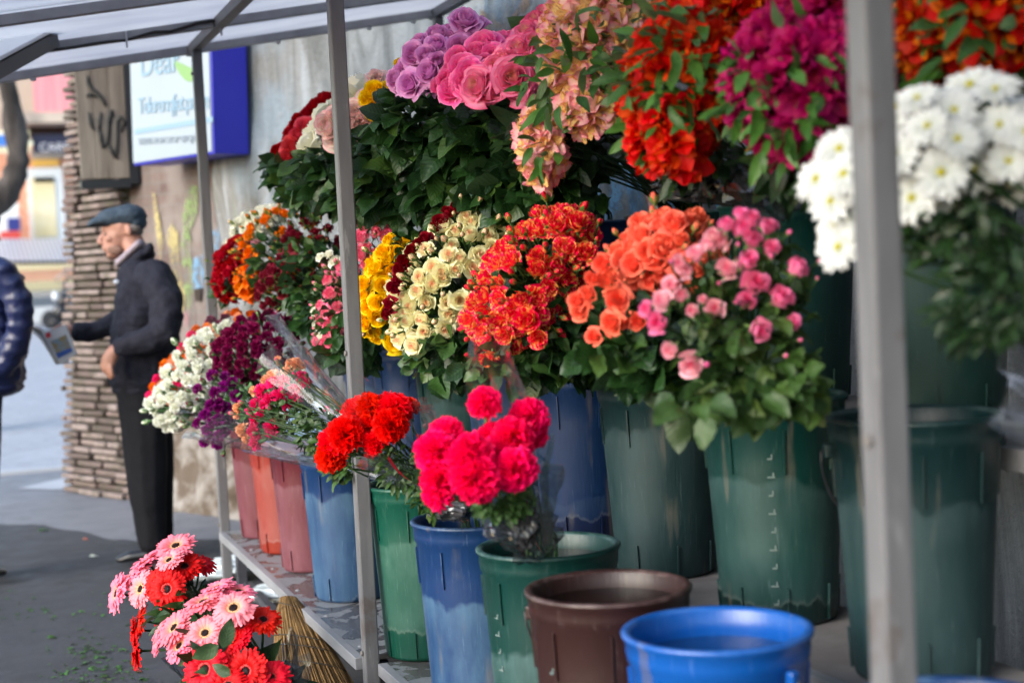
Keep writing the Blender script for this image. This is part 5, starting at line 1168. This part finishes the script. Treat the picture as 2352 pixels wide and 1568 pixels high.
g2 = gerberas('pink and red gerberas in the front bunch at the bottom edge', (.68, 3.42, .28), 3.6,
   [('gerpink', 1080, 700, 96, (-.35, .88, .12), .05), ('gerpink', 960, 830, 104, (-.3, .9, .2), 0), ('gerpink', 1280, 730, 84, (.1, .95, .15), .05), ('gerpale', 1230, 880, 104, (-.05, .75, .65), -.05), ('gerpink', 690, 1060, 100, (-.6, .62, .5), -.02), ('gerpink', 560, 1080, 80, (-.8, .5, .2), .02),
    ('gerpale', 970, 1110, 104, (-.15, .65, .75), -.06), ('gerpink', 740, 1230, 92, (-.55, .6, .5), -.05), ('gerpink', 540, 1200, 70, (-.85, .3, .3), 0), ('gerred', 1500, 990, 104, (.1, .8, .45), -.02), ('gerred', 1330, 1050, 88, (-.4, .75, .3), -.03), ('gerred', 1290, 1180, 84, (-.6, .6, .4), -.06),
    ('gerred', 1170, 1250, 84, (-.6, .6, .4), -.06), ('gerred', 970, 1440, 116, (-.3, .3, .9), -.12), ('gerred', 1345, 1460, 112, (-.3, .35, .85), -.12), ('gerred', 1570, 1520, 112, (.1, .7, .65), -.12), ('gerred', 1180, 1590, 104, (-.1, .7, .7), -.15), ('gerred', 880, 1640, 100, (-.6, .4, .6), -.12), ('gerred', 1450, 1640, 100, (0, .6, .7), -.15), ('gerred', 960, 1210, 70, (-.5, .6, .3), -.03), ('gerpink', 860, 900, 80, (-.6, .75, .1), .05)],
   [(520, 1520, 80, 60, 0, 3.6, .12, 50, .08), (600, 1600, 80, 50, 0, 3.55, .12, 50, .09)], blabel='black bucket of the front gerberas beside the straw broom')
mb = MB(); M_ = g2.location
for x, y, a_, b_, l_ in ((1170, 1110, .25, .9, .07), (960, 1290, -.85, -.45, .075), (1130, 1450, -.7, .4, .05)):
    x_, y_ = GQ(x, y); d = rt*a_+up*b_; p = atd(x_, y_, 3.35)-d*l_*.5-M_; add_leaf(mb, p, d, -fw+rt*.3, l_, l_*.5, .25, 0, 4, R, 0, 6)
mb.build('round_leaf', [leafmat('grey_green_leaf', (.025, .055, .02), (.04, .08, .03), rough=.5)], g2)
A_ = V((.68, 3.42, .12)); wrap(g2, A_, atd(560, 1500, 3.5)-A_, .34, .38, tips=((.3, .2, .2),), arc=(-1.2, .6), seed=15, mat=FILM_D, border=False)
A_ = V((.66, 3.95, .12)); wrap(g1, A_, atd(420, 1430, 4.1)-A_, .36, .36, tips=((.5, .15, .2),), arc=(-1.3, 1.3), seed=16, mat=FILM_D, border=False)

# straw broom
STRAW = plain('straw', (.10, .05, .015), .85, col2=(.26, .15, .05), scale=30, stretch=(1, 1, .05), lo=.3, hi=.7)
bt = atd(662, 1372, 4.85); bb = atd(745, 1640, 4.55)
bm_ = thing('straw_broom', 'golden straw broom standing bristles down under the shelf', 'broom', V((bb.x, bb.y, 0)))
L_ = bm_.location; ax_ = (bb-bt).normalized(); sx_ = rt; sy_ = ax_.cross(sx_).normalized(); mb = MB()
for i in range(900):
    a = R.uniform(0, 6.28); r_ = math.sqrt(R.random()); u_ = r_*math.cos(a); v_ = r_*math.sin(a)
    pts = []
    for t in (0, .12, .3, .6, 1.):
        w = .022+.115*(t**.75)*(1 if t > .0 else 0); pts.append(bt+(bb-bt)*t+sx_*u_*w*1.05+sy_*v_*w*.45+V((R.gauss(0, .0012), R.gauss(0, .0012), 0))-L_)
    mb.tube(pts, [.0022, .0028, .0032, .003, .0016], 3, 0, False)
mb.build('bristles', STRAW, bm_)
mb = MB()
for t in (.08, .38, .47, .62):
    w = .022+.115*t**.75+.002; c_ = bt+(bb-bt)*t-L_; mb.tube([c_+sx_*w*1.06*math.cos(q/24*2*PI)+sy_*w*.48*math.sin(q/24*2*PI)+ax_*.02*math.sin(q/24*2*PI+1) for q in range(25)], .002, 4, 0, False)
mb.build('binding', plain('binding_wire', (.05, .04, .03), .7), bm_)

# wrapped flowers lying on the ground under the shelf
for k_, (x, y, X_, key, lab) in enumerate(((500, 1325, .93, 'pinkwhite', 'flowers in pale film lying on the ground behind the gerberas'), (650, 1375, 1.0, 'peach', 'pale film bundle on the ground under the far end of the low shelf'), (575, 1305, 1.4, 'redrose', 'small red and yellow flowers lying in the dark under the shelf'))):
    p = atz(x, y, .03); r_ = thing('wrapped_flowers', lab, 'wrapped flowers', p)
    for j in range(7): place(r_, key, p+rt*R.uniform(-.08, .12)*(.5 if k_ == 0 else 1)+V((0, 0, R.uniform(.0, .05))), V((R.gauss(0, .5), R.gauss(0, .5), 1)), .035)
    if k_ < 2:
        pale = plain('pale_film', (.55, .64, .68), .2, col2=(.75, .82, .86), scale=9, bmp=.5); crumple(r_, p+V((0, .02, .03)), .085, pale, (1.7, 1.2, .38), seed=20+k_, name='film')
        crumple(r_, p+V((.1, .12, .03)), .07, pale, (1.6, 1.5, .4), seed=30+k_, name='film')
    else:
        mb = MB()
        for j in range(60): a = R.uniform(0, 6.28); add_leaf(mb, V((R.gauss(0, .08), R.gauss(0, .06), .02)), V((math.cos(a), math.sin(a), .3)), V((0, 0, 1)), .06, .02, .3)
        mb.build('foliage', [G_OLIVE], r_)

# ------------------------------------------------------------------ people
def fuse(chains, name, mat, parent, org, vox=.008, smooth=4, disp=0., dscale=.1):
    """balls strung along each chain are fused into one closed surface"""
    bm = bmesh.new()
    base = bmesh.new(); bmesh.ops.create_icosphere(base, subdivisions=2, radius=1); bv = [v.co.copy() for v in base.verts]; bfc = [[v.index for v in f.verts] for f in base.faces]; base.free()
    f_, s_, u_ = -V((rt.x, rt.y, 0)).normalized(), -V((fw.x, fw.y, 0)).normalized(), V((0, 0, 1))
    vs = []; fs = []
    def ball(p, r):
        r = r if isinstance(r, tuple) else (r, r, r); b_ = len(vs)
        for v in bv: vs.append(p+f_*v.x*r[0]+s_*v.y*r[1]+u_*v.z*r[2]-org)
        fs.extend([[b_+i for i in q] for q in bfc])
    for ch in chains:
        for (p0, r0_), (p1, r1_) in zip(ch, ch[1:]):
            ra = r0_ if isinstance(r0_, tuple) else (r0_,)*3; rb = r1_ if isinstance(r1_, tuple) else (r1_,)*3
            n = max(2, int((p1-p0).length/(min(ra+rb)*.30)))
            for i in range(n+1):
                t = i/n; ball(p0.lerp(p1, t), tuple(ra[k]*(1-t)+rb[k]*t for k in range(3)))
        if len(ch) == 1: ball(ch[0][0], ch[0][1])
    me = bpy.data.meshes.new('tmp'); me.from_pydata([tuple(v) for v in vs], [], fs); o = bpy.data.objects.new('tmp', me); COL.objects.link(o)
    m = o.modifiers.new('r', 'REMESH'); m.mode = 'VOXEL'; m.voxel_size = vox; m.use_smooth_shade = True
    if smooth: s = o.modifiers.new('s', 'SMOOTH'); s.iterations = smooth; s.factor = .5
    if disp:
        tx = bpy.data.textures.new('folds', 'CLOUDS'); tx.noise_scale = dscale; d = o.modifiers.new('d', 'DISPLACE'); d.texture = tx; d.strength = disp; d.mid_level = .5
    dg = bpy.context.evaluated_depsgraph_get(); me2 = bpy.data.meshes.new_from_object(o.evaluated_get(dg)); bpy.data.objects.remove(o)
    me2.name = name; me2.materials.clear(); me2.materials.append(mat); me2.polygons.foreach_set('use_smooth', [True]*len(me2.polygons))
    q = bpy.data.objects.new(name, me2); COL.objects.link(q); q.parent = parent; return q
SKIN, nt, b, o = newmat('skin'); b.inputs['Base Color'].default_value = (.50, .27, .18, 1); b.inputs['Roughness'].default_value = .55
sn = noise(nt, texco(nt), 14, 4); nt.links.new(ramp(nt, sn, [(.4, (.33, .16, .11)), (.65, (.42, .22, .17))]), b.inputs['Base Color'])
def cloth(name, c1, c2, rough=.85): return plain(name, c1, rough, col2=c2, scale=40, bmp=.2, spec=.25)
JACK = cloth('black_jacket_cloth', (.010, .011, .020), (.017, .018, .030)); TROU = cloth('dark_trousers_cloth', (.003, .0035, .006), (.005, .0055, .009)); SHOE = plain('black_leather', (.012, .012, .014), .3); CAPM = cloth('blue_grey_wool', (.028, .045, .065), (.05, .072, .10), .95); SHIRT = cloth('pale_shirt', (.28, .23, .27), (.33, .28, .32))
BRD = plain('grey_stubble', (.17, .095, .07), .9, col2=(.24, .14, .11), scale=60); HAIR = plain('grey_hair', (.10, .085, .08), .9, col2=(.16, .145, .14), scale=60)
Z0 = 7.26; org = atz(335, 1283, 0); MK = Z0/F
man = thing('person', 'old man in flat cap and black jacket holding out a folded newspaper', 'person', org)
def P(x, y, d=0.): return atd(x, y, Z0-d)
def r3(a, b_, c): return (a*MK, b_*MK, c*MK)
# body in one surface: head, neck, trunk, arms, hands, legs
hand_n = [[(P(262, 805, .24), 15*MK), (P(250, 826, .26), r3(17, 10, 20)), (P(247, 842, .26), r3(15, 9, 14))]]
for i, (dx, dy, ln) in enumerate(((-9, 0, 20), (-4, 3, 25), (2, 4, 25), (8, 2, 21))):
    hand_n.append([(P(248+dx*.8, 843, .26+.012*(i-1.5)), 5.2*MK), (P(250+dx*.8, 843+ln*.55, .26+.012*(i-1.5)), 4.6*MK), (P(255+dx*.7, 843+ln, .25+.012*(i-1.5)), 4.0*MK)])
hand_n.append([(P(240, 822, .25), 6*MK), (P(234, 838, .25), 5*MK), (P(238, 852, .25), 4.4*MK)])
hand_f = [[(P(180, 762, -.18), 13*MK), (P(160, 757, -.16), r3(15, 10, 13)), (P(146, 756, -.15), r3(12, 10, 11))]]
for i in range(4):
    y = 749+i*6; hand_f.append([(P(148, y, -.15), 4.8*MK), (P(134-i*.5, y+1, -.13), 4.4*MK), (P(124+i*2, y+6, -.11), 3.8*MK)])
hand_f.append([(P(160, 766, -.12), 5.4*MK), (P(148, 776, -.09), 4.8*MK), (P(137, 778, -.08), 4.2*MK)])
head = [[(P(286, 518), r3(40, 37, 46))], [(P(272, 540), r3(32, 31, 38)), (P(265, 568), r3(24, 25, 26))], [(P(262, 578), r3(18, 20, 17)), (P(258, 588), r3(12, 14, 10))],
        [(P(243, 524), r3(8, 22, 8)), (P(242, 530), r3(7, 18, 8))], [(P(241, 532), r3(5, 6, 7)), (P(230, 550), r3(6, 6.5, 6)), (P(227, 556), r3(6, 7, 5))], [(P(234, 558), r3(7, 10, 4.5))],
        [(P(241, 568), r3(7, 15, 4)), (P(244, 575), r3(7, 13, 4))], [(P(252, 548, .05), r3(10, 8, 8))], [(P(252, 548, -.05), r3(10, 8, 8))],
        [(P(296, 530, .076), r3(7, 4, 13))], [(P(296, 530, -.076), r3(7, 4, 13))], [(P(300, 550), r3(27, 28, 30)), (P(318, 590), r3(31, 32, 30))]]
trunk = [[(P(330, 645), r3(45, 60, 30)), (P(335, 720), r3(58, 78, 50)), (P(325, 830), r3(58, 75, 50)), (P(330, 910), r3(52, 72, 40))]]
legs = [[(P(330, 900, .07), 34*MK), (P(325, 1080, .08), 24*MK), (P(338, 1250, .08), 17*MK)], [(P(345, 900, -.07), 34*MK), (P(352, 1080, -.08), 24*MK), (P(372, 1250, -.08), 17*MK)]]
arms = [[(P(345, 655, .12), 20*MK), (P(386, 700, .24), 18*MK), (P(376, 762, .27), 17*MK), (P(318, 785, .28), 14*MK), (P(262, 805, .25), 12*MK)], [(P(330, 660, -.12), 20*MK), (P(290, 735, -.2), 18*MK), (P(180, 762, -.18), 13*MK)]]
for sg in (1, -1):
    mb = MB(); c_ = P(243.5, 538, sg*.036)-org; mb.lathe([(0, -4.2*MK), (3.2*MK, -2.6*MK), (4.4*MK, 0), (3.2*MK, 2.6*MK), (0, 4.2*MK)], 12, 0, c_); mb.build('eye', plain('eye_white', (.10, .07, .06), .3), man)
body = fuse(head+trunk+legs+arms+hand_n+hand_f, 'body', SKIN, man, org, .0065, 2)
fuse([[(P(264, 574, .046), r3(19, 7, 12))], [(P(264, 574, -.046), r3(19, 7, 12))], [(P(256, 589), r3(14, 17, 7))]], 'beard', BRD, man, org, .006, 2)
fuse([[(P(306, 524, .05), r3(18, 12, 12))], [(P(306, 524, -.05), r3(18, 12, 12))], [(P(314, 530), r3(15, 28, 15))]], 'hair', HAIR, man, org, .006, 2)
fuse([[(P(268, 500), r3(48, 46, 25)), (P(298, 497), r3(40, 46, 30))], [(P(318, 512), r3(19, 38, 18))], [(P(245, 507), r3(36, 42, 14)), (P(222, 513), r3(20, 36, 8))], [(P(214, 518), r3(14, 30, 4.5))]], 'flat_cap', CAPM, man, org, .006, 4)
jk = [[(P(318, 622), r3(50, 74, 26)), (P(338, 650), r3(70, 84, 46)), (P(338, 720), r3(77, 96, 60)), (P(331, 800), r3(82, 92, 60)), (P(328, 872), r3(78, 84, 36))], [(P(326, 893), r3(72, 78, 14))],
      [(P(352, 636, .13), 42*MK), (P(384, 690, .22), r3(38, 36, 44)), (P(378, 765, .27), r3(38, 32, 34)), (P(322, 785, .28), r3(32, 28, 27)), (P(276, 797, .26), r3(20, 22, 23))],
      [(P(330, 640, -.16), 36*MK), (P(290, 735, -.2), 32*MK), (P(220, 760, -.19), r3(26, 24, 25)), (P(181, 762, -.18), r3(17, 21, 22))],
      [(P(300, 606), r3(26, 44, 9)), (P(335, 584), r3(24, 46, 16))], [(P(284, 618, .05), r3(14, 12, 13)), (P(345, 572, .05), r3(13, 16, 14))]]
jo = fuse(jk, 'jacket', JACK, man, org, .008, 5, .035, .10)
mb = MB(); p = P(267, 647, .30)-org; mb.lathe([(0, .003), (.012, .0025), (.014, 0)], 12); mb.v = [tuple(p+(rt*v[0]+up*v[1]*.8-fw*v[2])) for v in mb.v]; mb.build('badge', plain('badge_grey', (.35, .38, .45), .5), man)
# folds across the sleeve and body
mb = MB()
fuse([[(P(274, 604, .02), r3(9, 26, 12)), (P(290, 592, .02), r3(10, 34, 13)), (P(322, 562, .02), r3(12, 34, 13))]], 'shirt_collar', SHIRT, man, org, .006, 2)
fuse([[(P(328, 890, .06), r3(64, 46, 34)), (P(332, 1000, .07), r3(54, 42, 40)), (P(338, 1130, .08), r3(44, 38, 40)), (P(350, 1245, .08), r3(33, 30, 26))],
      [(P(340, 890, -.06), r3(58, 46, 34)), (P(350, 1000, -.07), r3(50, 42, 40)), (P(358, 1130, -.08), r3(42, 38, 40)), (P(368, 1240, -.08), r3(32, 30, 26))]], 'trousers', TROU, man, org, .009, 4, .012, .12)
for d_, dx, nm in ((.08, 0, 'shoe'), (-.08, 34, 'shoe')):
    fuse([[(P(338+dx, 1272, d_), r3(24, 16, 13)), (P(305+dx, 1276, d_), r3(22, 17, 13)), (P(282+dx, 1283, d_), r3(17, 16, 9))]], nm, SHOE, man, org, .006, 2)
# newspaper
npo = thing('newspaper', 'rolled and folded newspaper held out by the old man', 'newspaper', P(120, 790, -.1)); L_ = npo.location
PAPER = plain('newsprint', (.56, .58, .62), .8, col2=(.62, .64, .67), scale=30)
def Pn(x, y, d=-.1): return P(x, y, d)-L_
mb = MB()
sec = [(132, 836), (118, 812), (98, 780), (86, 768), (76, 762), (72, 754), (78, 750), (92, 754), (108, 768), (122, 794), (138, 836)]
mb.grid(lambda u, t: (lambda i, f: (Pn(*sec[i], -.07).lerp(Pn(*sec[i+1], -.07), f)+(-fw*0+V((.0, .0, 0)))+ (fw*.16*t)))(min(int(u*10), 9), u*10-min(int(u*10), 9)), 30, 4)
mb.tube([Pn(*q, -.06) for q in sec], 4.2*MK, 8); mb.build('rolled_sheet', PAPER, npo)
mb = MB(); q = [Pn(96, 766, -.04), Pn(150, 745, -.04), Pn(176, 812, -.04), Pn(137, 836, -.04)]
mb.poly(q); mb.poly([p+fw*.012 for p in q][::-1])
for i in range(4): a_, b_ = q[i], q[(i+1) % 4]; mb.poly([a_, a_+fw*.012, b_+fw*.012, b_])
mb.build('front_page', PAPER, npo)
def quadp(pts, mat, nm, off=.002): mb = MB(); mb.poly([Pn(x, y, -.04)-fw*off for x, y in pts]); mb.build(nm, mat, npo)
quadp([(116, 784), (152, 768), (166, 804), (134, 822)], plain('printed_picture', (.30, .22, .10), .7, col2=(.20, .30, .38), scale=38, lo=.42, hi=.58), 'picture')
quadp([(128, 812), (164, 798), (167, 806), (134, 823)], plain('printed_blue', (.03, .10, .40), .7), 'blue_strip', .003)
quadp([(104, 766), (114, 762), (118, 772), (108, 777)], plain('printed_red', (.75, .06, .08), .7), 'red_mark', .003)

# person in the quilted jacket at the left edge
Z0 = 6.95; MK = Z0/F; org = atz(-45, 1322, 0)
p2_ = thing('person', 'person in a quilted navy jacket cut off by the left edge', 'person', org)
NAVY = plain('navy_quilt', (.008, .013, .055), .38, col2=(.012, .02, .08), scale=20, bmp=.15); JEAN = cloth('dark_jeans', (.010, .016, .040), (.016, .024, .055)); 
hd_ = [[(P(-45, 520), r3(40, 37, 46))], [(P(-40, 545), r3(30, 31, 38)), (P(-35, 572), r3(23, 25, 26))], [(P(-8, 540), r3(5, 6, 7)), (P(-2, 552), r3(6, 7, 6))], [(P(-50, 550), r3(27, 28, 30)), (P(-52, 600), r3(31, 32, 30))]]
fuse(hd_+[[(P(-20, 660), r3(46, 60, 40)), (P(-24, 880), r3(48, 60, 40))], 
      [(P(-55, 900, .09), 36*MK), (P(-50, 1090, .09), 26*MK), (P(-50, 1290, .09), 17*MK)], [(P(-45, 900, -.09), 36*MK), (P(-40, 1090, -.09), 26*MK), (P(-40, 1290, -.09), 17*MK)]], 'body', SKIN, p2_, org, .009, 2)
fuse([[(P(-45, 505), r3(46, 43, 42)), (P(-48, 535), r3(42, 42, 36))]], 'knit_hat', cloth('navy_knit', (.008, .012, .04), (.014, .02, .06)), p2_, org, .008, 2)
ch = []
ys = [610, 642, 678, 714, 750, 786, 822, 858, 892]
for i, y in enumerate(ys):      # each quilted band is one fat ring of the jacket
    w = (60, 72, 74, 76, 78, 80, 80, 78, 72)[i]
    ch.append([(P(-18, y), r3(w*(.75 if i == 0 else 1), 84 if i else 60, 22))])
sl = [(12, 618), (34, 650), (50, 682), (55, 714), (56, 746), (50, 778), (42, 806), (26, 832), (8, 852)]
for i, (x, y) in enumerate(sl): ch.append([(P(x-10, y, .20-.012*i), r3(33 if i else 38, 34, 21))])
for i, (x, y) in enumerate(sl): ch.append([(P(x-50, y, -.24), r3(28, 32, 21))])
ch.append([(P(-18, 650), r3(68, 79, 34)), (P(-18, 870), r3(76, 79, 34))]); ch.append([(P(x-10, y, .20-.012*i), r3(30, 31, 24)) for i, (x, y) in enumerate(sl)]); ch.append([(P(0, 636, .12), r3(34, 40, 28)), (P(44, 700, .17), r3(22, 26, 20)), (P(42, 780, .13), r3(22, 26, 20)), (P(8, 845, .10), r3(22, 26, 20))])
fuse(ch, 'quilted_jacket', NAVY, p2_, org, .008, 5, .02, .07)
fuse([[(P(-50, 890, .08), r3(56, 46, 34)), (P(-48, 1090, .09), r3(42, 38, 40)), (P(-48, 1280, .09), r3(30, 28, 26))], [(P(-48, 890, -.08), r3(56, 46, 34)), (P(-42, 1090, -.09), r3(42, 38, 40)), (P(-42, 1280, -.09), r3(30, 28, 26))]], 'jeans', JEAN, p2_, org, .01, 3, .01, .1)
for d_, dx in ((.09, 0), (-.09, 12)):
    fuse([[(P(-55+dx, 1308, d_), r3(24, 16, 13)), (P(-28+dx, 1312, d_), r3(22, 17, 11)), (P(-10+dx, 1314, d_), r3(15, 16, 8))]], 'shoe', SHOE, p2_, org, .007, 2)

# ------------------------------------------------------------------ light
w = bpy.data.worlds.new('World'); scn.world = w; w.use_nodes = True; nt = w.node_tree
sky = nt.nodes.new('ShaderNodeTexSky'); sky.sky_type = 'NISHITA'; sky.sun_disc = False
SUN_EL, SUN_AZ = math.radians(27), math.radians(-112)      # azimuth from +Y towards +X: the open street side
sky.sun_elevation = SUN_EL; sky.sun_rotation = SUN_AZ; sky.air_density = 1.3; sky.dust_density = 1.5; sky.ozone_density = 1.2
bg = nt.nodes['Background']; nt.links.new(sky.outputs[0], bg.inputs[0]); bg.inputs[1].default_value = .15
ld = bpy.data.lights.new('sun', 'SUN'); ld.energy = 1.35; ld.angle = math.radians(45); ld.color = (.975, .985, 1)
lo = bpy.data.objects.new('sun', ld); COL.objects.link(lo)
sd = V((math.sin(SUN_AZ)*math.cos(SUN_EL), math.cos(SUN_AZ)*math.cos(SUN_EL), math.sin(SUN_EL)))
lo.rotation_euler = sd.to_track_quat('Z', 'Y').to_euler(); lo.location = (0, 0, 8)
vs = scn.view_settings; scn.display_settings.display_device = 'sRGB'; vs.view_transform = 'Standard'; vs.look = 'None'; vs.exposure = 1.45; vs.gamma = 1
cy = scn.cycles; cy.use_denoising = True; cy.max_bounces = 8; cy.diffuse_bounces = 3; cy.glossy_bounces = 3; cy.transmission_bounces = 4; cy.transparent_max_bounces = 14
cy.caustics_reflective = False; cy.caustics_refractive = False; cy.use_adaptive_sampling = True; cy.adaptive_threshold = .02; cy.sample_clamp_indirect = 6.
